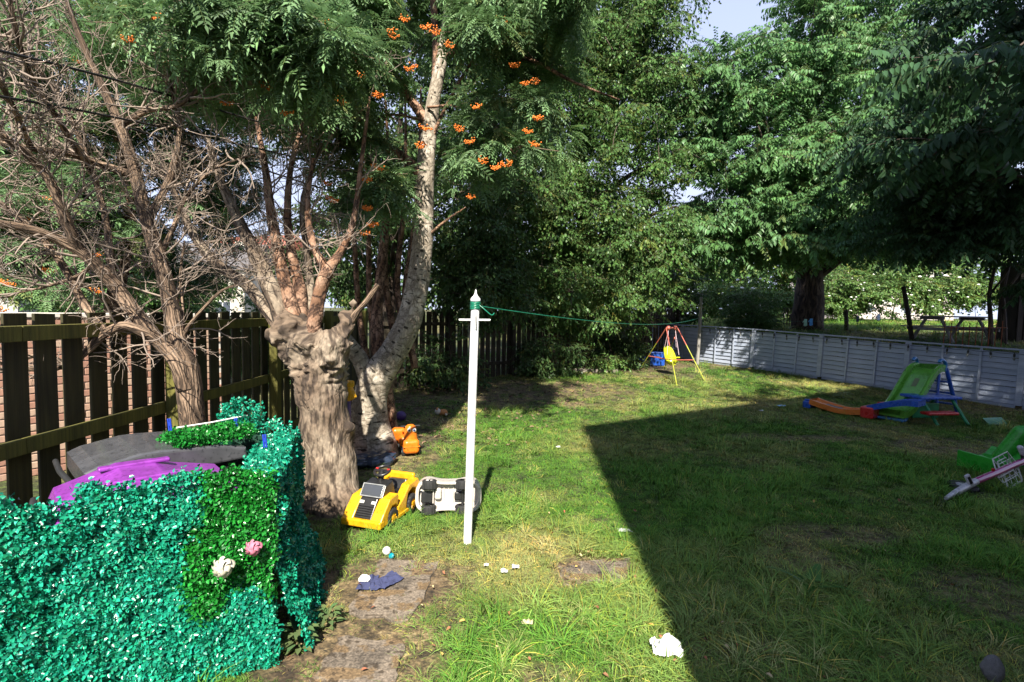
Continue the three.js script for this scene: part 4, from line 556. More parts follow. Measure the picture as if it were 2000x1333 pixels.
{ // unseen tall tree added beside the house to shade the slide corner and boughs
  const { t, nodes } = simpleTree('leafy_tree', 'added unseen tall leafy tree beside the house, shading the slide corner', 11.6, 4.4, 10, 0.26, -0.8, barkDark, [[10, -0.8, 0.5, 0, 3], [13, 0.8, 0.5, 0.3, 2.6], [15, -0.7, 0.5, 0.6, 3], [12, -0.5, 0.5, -0.8, 2.6]]);
  foliage(t, { seed: 641, ells: [EL(9.9, 9.3, 4.4, 2.8, 2.6, 2.0, 3), EL(11.5, 7.5, 5.2, 2.2, 1.8, 1.8, 1.2)], n: 150, per: 22, sprigs: SP.cherry, mat: cherryGreen, nodes, spread: 0.4, woodMat: twigDark, tip: 0.5, scale: 1.7 });
}
{ // shrubs and undergrowth
  const bush = (label, cx, D, rx, ry, rz, n, per, mat, sp, sc, seed, y0 = 0.5) => { const t = thing('shrub', label, 'shrub', [0, 0, 0], 0, undefined), b = G(cx, D); const nodes = []; for (let k = 0; k < 5; k++) { const a = k * 1.257, e = b.clone().add(V(Math.cos(a) * rx * 0.4, ry * 1.1, Math.sin(a) * rz * 0.4)), l = smooth([b, b.clone().lerp(e, 0.5).add(V(0.05, 0, 0.03)), e], 8); part('stem', tube(l, rads([0.025, 0.012], 8), 6), barkDark, t); nodes.push(...l.slice(2)); } foliage(t, { seed, ells: [[b.clone().add(V(0, ry * y0 * 1.6, 0)), V(rx, ry, rz), 1]], n, per, sprigs: sp, mat, nodes, spread: 0.22, woodMat: twigDark, tip: 0.2, hang: 0.1, droop: 0.3, scale: sc }); return t; };
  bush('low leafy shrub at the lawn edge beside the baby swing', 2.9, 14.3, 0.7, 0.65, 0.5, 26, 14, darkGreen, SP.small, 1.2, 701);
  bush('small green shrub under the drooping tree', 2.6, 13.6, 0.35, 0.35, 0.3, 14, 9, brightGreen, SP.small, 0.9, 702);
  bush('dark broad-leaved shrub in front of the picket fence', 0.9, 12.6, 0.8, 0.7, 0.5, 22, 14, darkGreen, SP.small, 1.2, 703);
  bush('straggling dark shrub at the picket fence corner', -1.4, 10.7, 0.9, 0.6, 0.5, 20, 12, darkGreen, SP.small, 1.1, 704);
  bush('rounded small-leaved shrub beyond the board fence behind the pollard', -5.2, 10.6, 1.5, 0.85, 0.8, 60, 16, birchGreen, SP.small, 1.2, 707, 0.75);
  bush('tall loose green shrub beyond the board fence behind the dead shrub', -8.2, 11.2, 1.7, 1.3, 0.9, 60, 16, birchGreen, SP.small, 1.4, 708, 0.8);
  bush('rounded dark bush behind the grey fence beside the cherry trunk', 7.9, 17.0, 1.0, 0.75, 0.8, 60, 18, birchGreen, SP.small, 0.8, 705);
  bush('tall shrub behind the far clothes post', 5.4, 18.4, 1.4, 1.6, 0.8, 50, 18, darkGreen, SP.small, 1.3, 706);
  const hedge = thing('bramble_hedge', 'green bramble hedge with white flowers beyond the neighbouring lawn', 'hedge'), nodes = []; for (let x = 9; x < 26; x += 0.7) nodes.push(G(x, 23).add(V(0, 0.6, 0)), G(x, 23).add(V(0, 1.3, 0)));
  foliage(hedge, { seed: 711, ells: [EL(12, 2.6, 23, 3, 0.9, 0.8, 1), EL(15.5, 2.9, 23, 2.2, 1.3, 0.9, 1.2), EL(18.4, 2.7, 23, 1.6, 0.9, 0.9, 0.6), EL(20.6, 3.3, 23.2, 1.3, 1.5, 0.9, 0.8), EL(23.5, 2.9, 23, 2.0, 1.1, 0.9, 0.7), EL(9.5, 2.5, 24, 2, 0.9, 0.8, 0.6)], n: 150, per: 26, sprigs: SP.small, mat: brightGreen, nodes, spread: 0.4, woodMat: twigBrown, tip: 0.4, hang: 0.2, droop: 0.4, scale: 1.6, bias: 0.7 });
  const r = rng(5), fl = new THREE.IcosahedronGeometry(0.05, 1).scale(1, 0.6, 1), M = []; for (let k = 0; k < 120; k++) M.push(mat4(V(9 + 16 * r(), 1.9 + 1.7 * r(), -22.1 - 0.25 * r()), new THREE.Quaternion(), 0.6 + 0.9 * r())); instanced('flowers', fl, std({ color: lin(0.8, 0.8, 0.76), roughness: 0.7 }), M, hedge);
  const far = thing('tree_belt', 'far belt of leafy trees beyond the gardens', 'trees'); far.userData.kind = 'stuff'; const fn = []; for (let x = -16; x < 26; x += 1.5) fn.push(V(x, 1.2, -27)); part('branches', tube([V(-16, 1.0, -27.5), V(26, 1.0, -27.5)], 0.03, 5), barkDark, far);
  foliage(far, { seed: 721, ells: [EL(2, 4, 27, 8, 2.6, 1.2, 2), EL(12, 4.2, 28, 7, 2.4, 1.2, 1.4), EL(20, 4.6, 27.5, 7, 2.2, 1.2, 1.8), EL(-7.5, 3.0, 27, 4, 1.4, 1.2, 0.7)], n: 270, per: 26, sprigs: SP.small, mat: birchGreen, nodes: fn, spread: 0.7, woodMat: twigDark, tip: 0.5, hang: 0.2, droop: 0.4, scale: 2.6, bias: 0.7 });
}
// ---------------------------------------------------------------- artificial ivy screen round the bins
const ivySprig = (seed, n = 15) => { const r = rng(seed), s = new Soup(); for (let k = 0; k < n; k++) { const d = rv(r); d.z = Math.abs(d.z) * 0.7 + 0.25; d.y -= 0.25; const v = 0.7 + 0.6 * r(); s.leaf(V((r() - 0.5) * 0.055, (r() - 0.5) * 0.055, 0.014 * r()), d, V(r() - 0.5, 0.8, 0.9), 0.014 * (0.8 + 0.5 * r()), 0.0125 * (0.8 + 0.4 * r()), [v, v, v], 0.35, 0.25); } return s.geo(); };
const IVY = [ivySprig(1), ivySprig(2, 8), ivySprig(3, 10)];
{
  const teal = phys({ color: lin(0.010, 0.235, 0.140), vertexColors: true, roughness: 0.30, specularIntensity: 1 }), green = phys({ color: lin(0.012, 0.165, 0.02), vertexColors: true, roughness: 0.30, specularIntensity: 1 });
  const net = std({ color: lin(0.006, 0.045, 0.026), roughness: 0.8 });
  const o = thing('ivy_screen', 'artificial ivy screen of shiny teal and green plastic leaves around the bins', 'screen', [0, 0, 0]);
  const r = rng(66);
  const face = (a, b, h, n, flare, mats, top = 0.02, bottom = 0.0) => {      // a -> b in (x, depth); the leaf side is to the right of that run seen from above
    const dx = b[0] - a[0], dD = b[1] - a[1], L = Math.hypot(dx, dD), nx = dD / L, nD = -dx / L, S = mats.map(() => [[], [], []]), C = mats.map(() => [[], [], []]);
    for (let k = 0; k < n; k++) {
      const t = r(), y = bottom + (h - bottom) * r(), lf = fbm(t * L * 11 + a[0] * 7, y * 11, 0, 3), lump = 0.11 * (lf - 0.42), fl = flare * Math.pow(1 - y / h, 2), hh = y + sstep(h * 0.6, h, y) * top * fbm(t * L * 9, 3, 0, 2) * 2;
      const x = a[0] + dx * t + nx * (lump + fl), D = a[1] + dD * t + nD * (lump + fl), m = mats.findIndex((q) => q.where(t * L, hh, L)), v = Math.floor(r() * 3);
      const q = new THREE.Quaternion().setFromEuler(new THREE.Euler((r() - 0.5) * 0.9, Math.atan2(nx, -nD) + (r() - 0.5) * 0.9, r() * 6.28));
      S[m][v].push(mat4(V(x, hgt(x, D) + hh, -D), q, 0.85 + 0.5 * r())); if (lf < 0.42 && r() < 0.5) { S[m][v].pop(); continue; } const c = 0.65 + 0.7 * r(); C[m][v].push(lin(c, c, c * (0.85 + 0.3 * r())));
    }
    mats.forEach((q, m) => S[m].forEach((M, v) => M.length && instanced('leaves', IVY[v], q.mat, M, o, C[m][v])));
    const y0 = hgt(a[0], a[1]), P = []; for (let i = 0; i <= 12; i++) for (let j = 0; j <= 6; j++) { const t = i / 12, y = h * 0.97 * j / 6, fl = flare * Math.pow(1 - y / h, 2) - 0.02; P.push(V(a[0] + dx * t + nx * fl, y0 + y, -(a[1] + dD * t + nD * fl))); }
    const g = new THREE.BufferGeometry(), ix = []; for (let i = 0; i < 12; i++) for (let j = 0; j < 6; j++) { const q = i * 7 + j; ix.push(q, q + 1, q + 7, q + 1, q + 8, q + 7); } g.setAttribute('position', new THREE.Float32BufferAttribute(P.flatMap((p) => [p.x, p.y, p.z]), 3)); g.setIndex(ix); g.computeVertexNormals(); part('backing_mesh', g, net, o);
  };
  const any = () => true;
  face([-2.85, 1.56], [-1.17, 2.46], 0.89, 12500, 0.05, [{ mat: green, where: (s, y, L) => s > L - 0.33 + 0.05 * Math.sin(y * 9) && y > 0.36 + 0.05 * Math.sin(s * 22) }, { mat: teal, where: any }], 0.05);
  face([-1.17, 2.46], [-1.40, 3.25], 0.89, 4800, 0.16, [{ mat: teal, where: any }], 0.05);
  face([-1.40, 3.25], [-2.05, 3.55], 0.92, 1200, 0.05, [{ mat: teal, where: any }], 0.05);
  // leaves that spill over the top edge
  const M = [[], [], []]; for (let k = 0; k < 420; k++) { const t = r(), u = r(), x = lerp(-1.20, -1.42, t) - 0.22 * u, D = lerp(2.62, 3.3, t) + 0.05 * (r() - 0.5); M[k % 3].push(mat4(V(x, 0.89 + 0.05 * (fbm(x * 9, D * 9) - 0.3) - 0.05 * u, -D), new THREE.Quaternion().setFromEuler(new THREE.Euler(-1.3 + 0.6 * r(), r() * 6, r() * 6)), 0.9 + 0.4 * r())); } for (let k = 0; k < 130; k++) { const d = rv(r), p = at(472, 812, 3.35); M[k % 3].push(mat4(V(p.x + d.x * 0.12, p.y + d.y * 0.09, p.z + d.z * 0.08), new THREE.Quaternion().setFromEuler(new THREE.Euler(r() * 6, r() * 6, r() * 6)), 0.9 + 0.3 * r())); }
  M.forEach((m, v) => instanced('leaves', IVY[v], teal, m, o));
  const cane = std({ color: lin(0.8, 0.8, 0.78), roughness: 0.4 });
  for (const [x, D] of [[-1.19, 2.5], [-1.43, 3.27], [-1.95, 2.08], [-2.02, 3.5]]) part('support_post', cyl(0.012, 0.012, 0.9, 10, x, hgt(x, D), -D), net, o);
  part('cane', tube([at(345, 836, 2.95), at(410, 826, 3.08), at(482, 812, 3.3)], 0.005, 6), cane, o);
  // loose strip of green leaves on the lid
  const st = thing('ivy_strip', 'loose strip of bright green plastic ivy leaves lying on the black bin lid', 'ivy strip'); const M2 = [[], [], []];
  for (let k = 0; k < 620; k++) { const t = r(), w = r() - 0.5, c = at(330, 858, 2.9).lerp(at(478, 850, 3.2), t), y = 0.96; M2[k % 3].push(mat4(V(c.x - 0.74 * 0.28 * w, y + 0.05 * r() * (1 - 2 * Math.abs(w) * 0.6), c.z - 0.67 * 0.22 * w), new THREE.Quaternion().setFromEuler(new THREE.Euler(-1.5 + 0.9 * (r() - 0.5), r() * 6, r() * 6)), 0.85 + 0.4 * r())); } M2.forEach((m, v) => instanced('leaves', IVY[v], green, m, st));
  // pegs
  const pegMat = plastic(lin(0.02, 0.06, 0.5)), peg = merge([box(0.009, 0.07, 0.007, -0.006, 0, 0, 0.002), box(0.009, 0.07, 0.007, 0.006, 0, 0, 0.002), cyl(0.005, 0.005, 0.02, 8, 0, -0.005, 0)]);
  for (const [x, y, D, l] of [[331, 830, 2.85, 'blue clothes peg standing at the end of white cane'], [461, 828, 3.18, 'blue clothes peg between the lid leaves and the upright tuft'], [517, 862, 2.62, 'blue clothes peg clipped on top edge of the teal ivy']]) { const m = part('clothes_peg', peg, pegMat); m.position.copy(at(x, y, D)); m.rotation.z = 0.1; tag(m, l, 'clothes peg', 'blue clothes pegs on the screen'); }
  // artificial roses
  const rose = (px, py, D, c, label, s) => { const t = thing('artificial_rose', label, 'artificial flower', at(px, py, D)), rr = rng(px), m = phys({ color: c, roughness: 0.75, map: speck }); t.lookAt(camera.position.x - 0.4, 1.4, 1); for (let k = 0; k < 15; k++) { const a = k * 2.4, rad = 0.012 + 0.0026 * k, g = new THREE.SphereGeometry(0.030 + 0.0012 * k, 9, 5, 0, 2.0, 0.9, 1.1); g.scale(1, 1, 0.7); rot(g, 0.5 + 0.045 * k + 0.2 * rr(), 0, 0); g.translate(0, rad * 0.35, 0.028 - 0.0035 * k); rot(g, 0, 0, a); const p = part('petal', g, m, t); p.scale.setScalar(s); } };
  rose(435, 1108, 2.26, lin(0.62, 0.58, 0.48), 'cream artificial rose pinned on the ivy screen', 1.05); rose(494, 1070, 2.33, lin(0.62, 0.20, 0.30), 'pink artificial rose pinned on the ivy screen', 0.85);
}
// ---------------------------------------------------------------- wheelie bins
function wheelieBin(label, x, D, turn, L, W, H, bodyC, lidC, kind) {           // local +x runs from the hinge to the front of the lid
  const b = thing('wheelie_bin', label, 'bin', G(x, D), turn), body = plastic(bodyC, 0.55), lid = plastic(lidC, 0.3);
  const sh = new THREE.CylinderGeometry(1, 0.84, H - 0.06, 4, 1, true).rotateY(Math.PI / 4).scale(L / 1.4142, 1, W / 1.4142).translate(0, (H - 0.06) / 2 + 0.03, 0).toNonIndexed(); sh.computeVertexNormals(); part('body', [sh, box(L * 0.82, 0.03, W * 0.82, 0, 0.05, 0, 0.005), box(L * 1.03, 0.05, W * 1.04, 0.0, H - 0.06, 0, 0.015)], body, b);
  const prof = kind === 'black' ? [[-L / 2 - 0.04, -0.06], [-L / 2 - 0.04, 0.03], [-L / 2 + 0.02, 0.055], [-L / 2 + 0.20, 0.085], [-L / 2 + 0.28, 0.085], [L / 2 - 0.1, 0.06], [L / 2 + 0.05, 0.02], [L / 2 + 0.06, -0.05]] : [[-L / 2 - 0.04, -0.02], [-L / 2 - 0.02, 0.03], [-L / 2 + 0.14, 0.08], [-L / 2 + 0.22, 0.105], [L / 2 - 0.25, 0.10], [L / 2 - 0.15, 0.06], [L / 2 + 0.05, 0.01], [L / 2 + 0.05, -0.02]];
  const lg = extrude(prof, W + 0.05, 0.018, 3); lg.translate(0, H - 0.02, -(W + 0.05) / 2); const ld = part('lid', boxUV(lg), lid, b);
  if (kind === 'black') { part('slot_shade_plate', [box(0.15, 0.04, 0.012, -L / 2 + 0.10, H + 0.012, (W + 0.05) / 2 + 0.004, 0.004)], std({ color: lin(0.006, 0.006, 0.007), roughness: 0.5 }), ld); part('lid_ridge', box(L * 0.55, 0.018, W * 0.8, 0.06, H + 0.05, 0, 0.008), lid, ld); }  // near-black plate on the lid stands in for shade inside the handle slot
  else part('lid_ridge', [box(0.30, 0.02, 0.05, -0.02, H + 0.085, W * 0.32, 0.009), box(0.30, 0.02, 0.05, -0.02, H + 0.085, -W * 0.32, 0.009)], lid, ld);
  part('handle', tube([V(-L / 2 - 0.09, H - 0.03, -W / 2), V(-L / 2 - 0.1, H - 0.03, 0), V(-L / 2 - 0.09, H - 0.03, W / 2)], 0.014, 8), body, b);
  for (const s of [-1, 1]) part('wheel', new THREE.CylinderGeometry(0.1, 0.1, 0.045, 20).rotateX(Math.PI / 2).translate(-L / 2 + 0.08, 0.1, s * (W / 2 - 0.02)), std({ color: lin(0.012, 0.012, 0.012), roughness: 0.8 }), b);
}
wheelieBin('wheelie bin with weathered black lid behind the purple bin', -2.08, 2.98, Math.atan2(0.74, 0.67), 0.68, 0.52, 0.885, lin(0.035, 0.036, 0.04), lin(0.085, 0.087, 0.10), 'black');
wheelieBin('wheelie bin with glossy purple lid behind the teal ivy', -1.80, 2.48, Math.atan2(0.70, 0.72), 0.62, 0.44, 0.85, lin(0.035, 0.036, 0.04), lin(0.27, 0.05, 0.38), 'purple');
// ---------------------------------------------------------------- clothes poles, line and cables
const whitePaint = phys({ color: lin(0.80, 0.81, 0.83), roughness: 0.38, map: tex(256, 512, (u, v) => { const c = wfbm(u, v, 16, 4), k = sstep(0.73, 0.76, c); return mixc([0.95, 0.95, 0.95], [0.30, 0.20, 0.14], k); }, true, [3, 0.8]) });
{
  const b = on(913, 1060), top = at(929, 588, -b.z + 0.02), h = top.y - b.y, p = thing('clothes_pole', 'white painted metal clothes pole with green cord wound round its top', 'clothes pole', b);
  p.rotation.z = -Math.atan2(top.x - b.x, h); FOOT.push([b.x, -b.z, 0.03]);
  part('shaft', cyl(0.031, 0.031, h + 0.05, 24, 0, -0.05, 0), whitePaint, p);
  part('finial', new THREE.LatheGeometry([[0, 0.085], [0.006, 0.075], [0.008, 0.055], [0.018, 0.035], [0.034, 0.018], [0.038, 0.004], [0.034, -0.01], [0, -0.01]].map(([x, y]) => new THREE.Vector2(x, y)), 24).translate(0, h, 0), whitePaint, p);
  part('crossbar', rot(cyl(0.008, 0.008, 0.23, 10, 0, -0.115, 0), 0, 0, Math.PI / 2 + 0.03).translate(0.0, h - 0.14, 0.012), whitePaint, p);
  part('hook', tube([V(0.008, h - 0.08, 0.03), V(0.01, h - 0.12, 0.055), V(0.014, h - 0.19, 0.05), V(0.012, h - 0.21, 0.035)], 0.004, 6), std({ color: lin(0.2, 0.2, 0.2), metalness: 0.8, roughness: 0.4 }), p);
  const cord = plastic(lin(0.01, 0.20, 0.12)), w = []; for (let k = 0; k < 90; k++) { const a = k / 90 * 6.2832 * 9; w.push(V(Math.cos(a) * 0.036, h - 0.012 - 0.05 * k / 90 + 0.003 * Math.sin(k * 1.7), Math.sin(a) * 0.036)); }
  part('wound_cord', tube(w, 0.0045, 6), cord, p); part('loose_cord', tube(smooth([V(0.03, h - 0.03, 0.02), V(0.07, h - 0.06, 0.03), V(0.125, h - 0.10, 0.02), V(0.14, h - 0.085, 0.0)], 14), 0.004, 6), cord, p);
  // far pole and the washing line between the two
  const fb = on(1362, 712), ft = at(1370, 583, -fb.z), fp = thing('clothes_pole', 'weathered grey wooden clothes pole at the end of the grey fence', 'clothes pole', fb); const grey = std({ map: woodMap([0.35, 0.34, 0.33], [0.66, 0.65, 0.63], 0.2), bumpMap: woodBump, bumpScale: 0.004, roughness: 0.9 }); fp.rotation.z = -Math.atan2(ft.x - fb.x, ft.y - fb.y);
  part('shaft', tube([V(0, -0.1, 0), V(0.01, 0.7, 0), V(0, 1.4, 0.01), V(0, ft.y - fb.y, 0)], [0.05, 0.047, 0.045, 0.04], 12, { rough: 0.06 }), grey, fp); part('crossbar', box(0.2, 0.025, 0.025, 0, ft.y - fb.y - 0.28, 0.02, 0.004), grey, fp); part('cap', cyl(0.05, 0.03, 0.04, 10, 0, ft.y - fb.y, 0), grey, fp);
  const A = at(934, 598, -b.z), B = at(1364, 622, -fb.z + 0.02), Q = []; for (let k = 0; k <= 30; k++) { const t = k / 30; Q.push(A.clone().lerp(B, t).add(V(0, -0.16 * 4 * t * (1 - t), 0))); }
  tag(part('washing_line', tube(Q, 0.0048, 6), cord), 'thin green washing line stretched from the white pole across the lawn', 'washing line');
}
{
  const black = std({ color: lin(0.012, 0.012, 0.014), roughness: 0.6 });
  const cable = (l, label) => { const q = smooth(l.map((a) => at(...a)), 30); tag(part('overhead_cable', tube(q, 0.008, 6), black), label, 'cable', 'black cables through the branches'); };
  cable([[-80, 80, 2.4], [210, 152, 3.4], [450, 222, 4.4], [700, 296, 5.4], [826, 332, 5.95]], 'highest long black cable from the dead shrub to the silvery trunk');
  cable([[-80, 175, 2.5], [187, 222, 3.4], [450, 278, 4.4], [698, 338, 5.4], [822, 372, 5.95]], 'middle black cable sagging through the dead twigs to the silvery trunk');
  cable([[250, 250, 3.6], [420, 300, 4.4], [640, 372, 5.4], [822, 420, 5.96]], 'lowest black cable passing behind the bare pollard stems');
}
// ---------------------------------------------------------------- ride-on toys
const tyreMat = std({ color: lin(0.016, 0.016, 0.017), roughness: 0.72, bumpMap: speck, bumpScale: 0.002 }), blackP = plastic(lin(0.018, 0.018, 0.02), 0.5), yellowP = plastic(lin(0.78, 0.40, 0.012), 0.4);
function wheel(parent, x, y, z, r, w, hubMat, axis = 'x') { const prof = [[r * 0.55, -w / 2], [r * 0.86, -w / 2], [r, -w * 0.36], [r, w * 0.36], [r * 0.86, w / 2], [r * 0.55, w / 2]].map(([a, b]) => new THREE.Vector2(a, b)); const g = new THREE.LatheGeometry(prof, 28); const lugs = []; for (let k = 0; k < 16; k++) { const a = k / 16 * 6.2832; lugs.push(box(0.006, w * 0.8, r * 0.16, Math.cos(a) * r, 0, Math.sin(a) * r, 0.001)); } const tg = merge([g, ...lugs]); const hub = new THREE.CylinderGeometry(r * 0.58, r * 0.58, w * 0.8, 20); const cap = new THREE.CylinderGeometry(r * 0.2, r * 0.25, w * 1.02, 12); const spk = []; for (let k = 0; k < 5; k++) { const a = k / 5 * 6.2832; spk.push(rot(box(r * 0.5, w * 0.92, r * 0.14, r * 0.3, 0, 0, 0.002), 0, a, 0)); } const hg = merge([hub, cap, ...spk]); if (axis === 'x') { tg.rotateZ(Math.PI / 2); hg.rotateZ(Math.PI / 2); } else if (axis === 'z') { tg.rotateX(Math.PI / 2); hg.rotateX(Math.PI / 2); } const t = part('wheel', tg, tyreMat, parent); t.position.set(x, y, z); part('hub', hg, hubMat, t); return t; }
{
  const t = thing('toy_truck', 'yellow and black ride-on toy dump truck beside the pollarded trunk', 'toy truck', G(-1.05, 4.19), -0.31), W = 0.35; t.scale.setScalar(1.02);
  for (const [fx, fD] of [[-1.05, 4.2], [-1.12, 4.02], [-0.98, 4.37]]) FOOT.push([fx, fD, 0.15]);
  const side = (pts, w, x, m, nm, b = 0.008) => { const g = extrude(pts, w, b); rot(g, 0, -Math.PI / 2, 0); g.translate(x + w / 2, 0, 0); return part(nm, boxUV(g), m, t); };   // (z, y) outline drawn out along x
  for (const s of [-1, 1]) {
    side([[0.31, 0.05], [0.315, 0.10], [0.27, 0.15], [0.18, 0.235], [0.07, 0.245], [0.05, 0.215], [0.07, 0.15], [0.10, 0.17], [0.15, 0.17], [0.20, 0.13], [0.215, 0.05]], 0.095, s * 0.125, yellowP, 'front_fender');
    side([[-0.07, 0.05], [-0.075, 0.12], [-0.10, 0.19], [-0.17, 0.215], [-0.235, 0.19], [-0.26, 0.12], [-0.30, 0.10], [-0.315, 0.20], [-0.27, 0.265], [-0.12, 0.255], [-0.03, 0.18], [0.06, 0.13], [0.06, 0.05]], 0.075, s * 0.135, yellowP, 'rear_fender');
    part('side_step', box(0.06, 0.03, 0.2, s * 0.15, 0.055, 0.0, 0.006), yellowP, t);
    const hl = part('headlight', rot(box(0.04, 0.026, 0.01, 0, 0, 0, 0.003), -0.85, 0, 0), plastic(lin(0.75, 0.75, 0.72)), t); hl.position.set(s * 0.052, 0.205, 0.222);
  }
  part('bumper', box(W, 0.06, 0.07, 0, 0.075, 0.295, 0.014), yellowP, t); part('chassis', box(0.2, 0.09, 0.42, 0, 0.11, -0.08, 0.01), yellowP, t);
  const gr = part('grille', side([[0.305, 0.10], [0.205, 0.232], [0.15, 0.245], [0.15, 0.1]], 0.152, 0, blackP, 'grille_block').geometry, blackP, t); t.remove(t.children.find((c) => c.name === 'grille_block'));
  for (let k = 0; k < 6; k++) { const q = k / 6; part('grille_bar', rot(box(0.14, 0.007, 0.008, 0, 0, 0, 0.002), -0.92, 0, 0), blackP, gr).position.set(0, 0.112 + 0.085 * q, 0.302 - 0.065 * q); }
  side([[0.18, 0.235], [0.125, 0.315], [0.02, 0.33], [-0.02, 0.2], [0.1, 0.2]], 0.2, 0, blackP, 'cab');
  const ws = part('windscreen', rot(box(0.17, 0.09, 0.008, 0, 0, 0, 0.003), -0.6, 0, 0), phys({ color: lin(0.05, 0.055, 0.065), roughness: 0.12 }), t); ws.position.set(0, 0.278, 0.160); const wf = part('screen_frame', rot(merge([box(0.19, 0.008, 0.012, 0, 0.048, 0, 0.002), box(0.19, 0.008, 0.012, 0, -0.048, 0, 0.002), box(0.008, 0.1, 0.012, 0.092, 0, 0, 0.002), box(0.008, 0.1, 0.012, -0.092, 0, 0, 0.002)]), -0.6, 0, 0), plastic(lin(0.3, 0.31, 0.33)), t); wf.position.set(0, 0.279, 0.161);
  side([[0.02, 0.2], [-0.06, 0.185], [-0.18, 0.19], [-0.22, 0.255], [-0.26, 0.25], [-0.26, 0.15], [0.02, 0.15]], 0.17, 0, blackP, 'seat'); part('backrest', box(0.26, 0.10, 0.04, 0, 0.25, -0.285, 0.018), yellowP, t);
  const st = part('steering_wheel', merge([rot(new THREE.TorusGeometry(0.062, 0.012, 10, 28), Math.PI / 2 + 0.35, 0, 0), rot(box(0.11, 0.012, 0.03, 0, 0, 0, 0.004), 0.35, 0, 0)]), blackP, t); st.position.set(0, 0.395, 0.02); part('steering_column', rot(cyl(0.02, 0.03, 0.1, 12), -0.35, 0, 0).translate(0, -0.09, 0.035), blackP, st); for (const s of [-1, 1]) part('button', box(0.024, 0.012, 0.018, s * 0.052, 0.012, -0.01, 0.004), plastic(lin(0.6, 0.03, 0.03)), st);
  for (const [x, z, r] of [[-0.15, 0.14, 0.075], [0.15, 0.14, 0.075], [-0.155, -0.165, 0.08], [0.155, -0.165, 0.08]]) wheel(t, x, r, z, r, 0.06, yellowP);
}
{
  const t = thing('toy_car', 'white ride-on toy car tipped on its side showing its wheels', 'toy car', G(-0.52, 4.27), 0.1); t.rotation.x = -0.14;
  for (const x of [-0.75, -0.53, -0.32]) FOOT.push([x, 4.3, 0.13]);
  const shell = plastic(lin(0.62, 0.57, 0.54), 0.5), out = []; const N = 64; for (let k = 0; k < N; k++) { const a = k / N * 6.2832, c = Math.cos(a), s = Math.sin(a), pin = 1 - 0.26 * Math.exp(-Math.pow(c * 2.6, 2)); out.push([0.275 * Math.sign(c) * Math.pow(Math.abs(c), 0.6), 0.155 + 0.152 * Math.sign(s) * Math.pow(Math.abs(s), 0.62) * pin]); }
  const rim = new THREE.Shape(out.map((p) => new THREE.Vector2(...p))); rim.holes.push(new THREE.Path(out.map(([x, y]) => new THREE.Vector2(x * 0.94, 0.155 + (y - 0.155) * 0.92)).reverse()));
  part('body', new THREE.ExtrudeGeometry(rim, { depth: 0.16, bevelEnabled: true, bevelSize: 0.006, bevelThickness: 0.006, bevelSegments: 2 }).translate(0, 0, -0.16), shell, t); part('floor_pan', extrude(out.map(([x, y]) => [x * 0.95, 0.155 + (y - 0.155) * 0.93]), 0.10, 0.006).translate(0, 0, -0.16), shell, t); part('hood', extrude(out.map(([x, y]) => [x * 0.8, 0.155 + (y - 0.155) * 0.8]), 0.08, 0.03, 3).translate(0, 0, -0.24), shell, t);
  for (const [x, y] of [[-0.165, 0.255], [-0.165, 0.045], [0.12, 0.255], [0.12, 0.045]]) wheel(t, x, y, -0.005, 0.062, 0.075, blackP, 'y');
  part('battery_box', box(0.095, 0.1, 0.05, -0.185, 0.15, -0.03, 0.008), blackP, t); part('battery_frame', [box(0.11, 0.01, 0.06, -0.185, 0.205, -0.03, 0.003), box(0.01, 0.11, 0.06, -0.13, 0.15, -0.03, 0.003)], shell, t); part('axle', [box(0.02, 0.2, 0.02, 0.12, 0.15, -0.02, 0.004), box(0.1, 0.07, 0.03, 0.1, 0.15, -0.035, 0.01)], blackP, t); part('gear_box', box(0.06, 0.1, 0.05, -0.09, 0.17, -0.04, 0.02), shell, t);
  part('ribs', [-0.04, 0.0, 0.04].map((x) => box(0.006, 0.17, 0.02, x, 0.15, -0.055, 0.002)), shell, t);
}
{
  const or = plastic(lin(0.80, 0.20, 0.015), 0.4), t = thing('ride_on_toy', 'orange ride-on toy with googly eyes and black handles beside the rowan trunk', 'ride-on toy', G(-1.27, 6.12), 0.35); FOOT.push([-1.25, 6.1, 0.15], [-1.35, 6.25, 0.14]);
  part('body', [box(0.19, 0.17, 0.19, 0.05, 0.12, 0.08, 0.045, 4), box(0.15, 0.14, 0.24, 0.0, 0.16, -0.06, 0.05, 4), box(0.17, 0.17, 0.11, -0.07, 0.22, -0.12, 0.05, 4)], or, t); part('front_band', box(0.196, 0.012, 0.196, 0.05, 0.125, 0.08, 0.006), or, t);
  const hd = part('head', new THREE.LatheGeometry([[0, 0.2], [0.035, 0.195], [0.062, 0.17], [0.072, 0.12], [0.078, 0.05], [0.085, 0]].map(([x, y]) => new THREE.Vector2(x, y)), 24).scale(1, 0.9, 0.85).translate(0.05, 0.195, 0.06), or, t);
  const wh = plastic(lin(0.8, 0.8, 0.8), 0.25), pu = plastic(lin(0.02, 0.06, 0.25), 0.25); for (const s of [-1, 1]) { const e = part('eye', new THREE.SphereGeometry(0.024, 16, 12).scale(1, 1.1, 0.5).translate(0.055 + s * 0.03, 0.315, 0.118), wh, hd); part('pupil', new THREE.SphereGeometry(0.013, 12, 10).scale(1, 1, 0.5).translate(0.055 + s * 0.03, 0.313, 0.128), pu, e); part('handle', rot(cyl(0.012, 0.012, 0.06, 10, 0, 0, 0), 0, 0, -s * Math.PI / 2).translate(0.05 + s * 0.055, 0.345, 0.03), blackP, t); }
  for (const [x, z] of [[-0.035, 0.07], [0.14, 0.07], [-0.075, -0.14], [0.06, -0.16]]) wheel(t, x, 0.05, z, 0.052, 0.04, plastic(lin(0.25, 0.26, 0.28)));
}
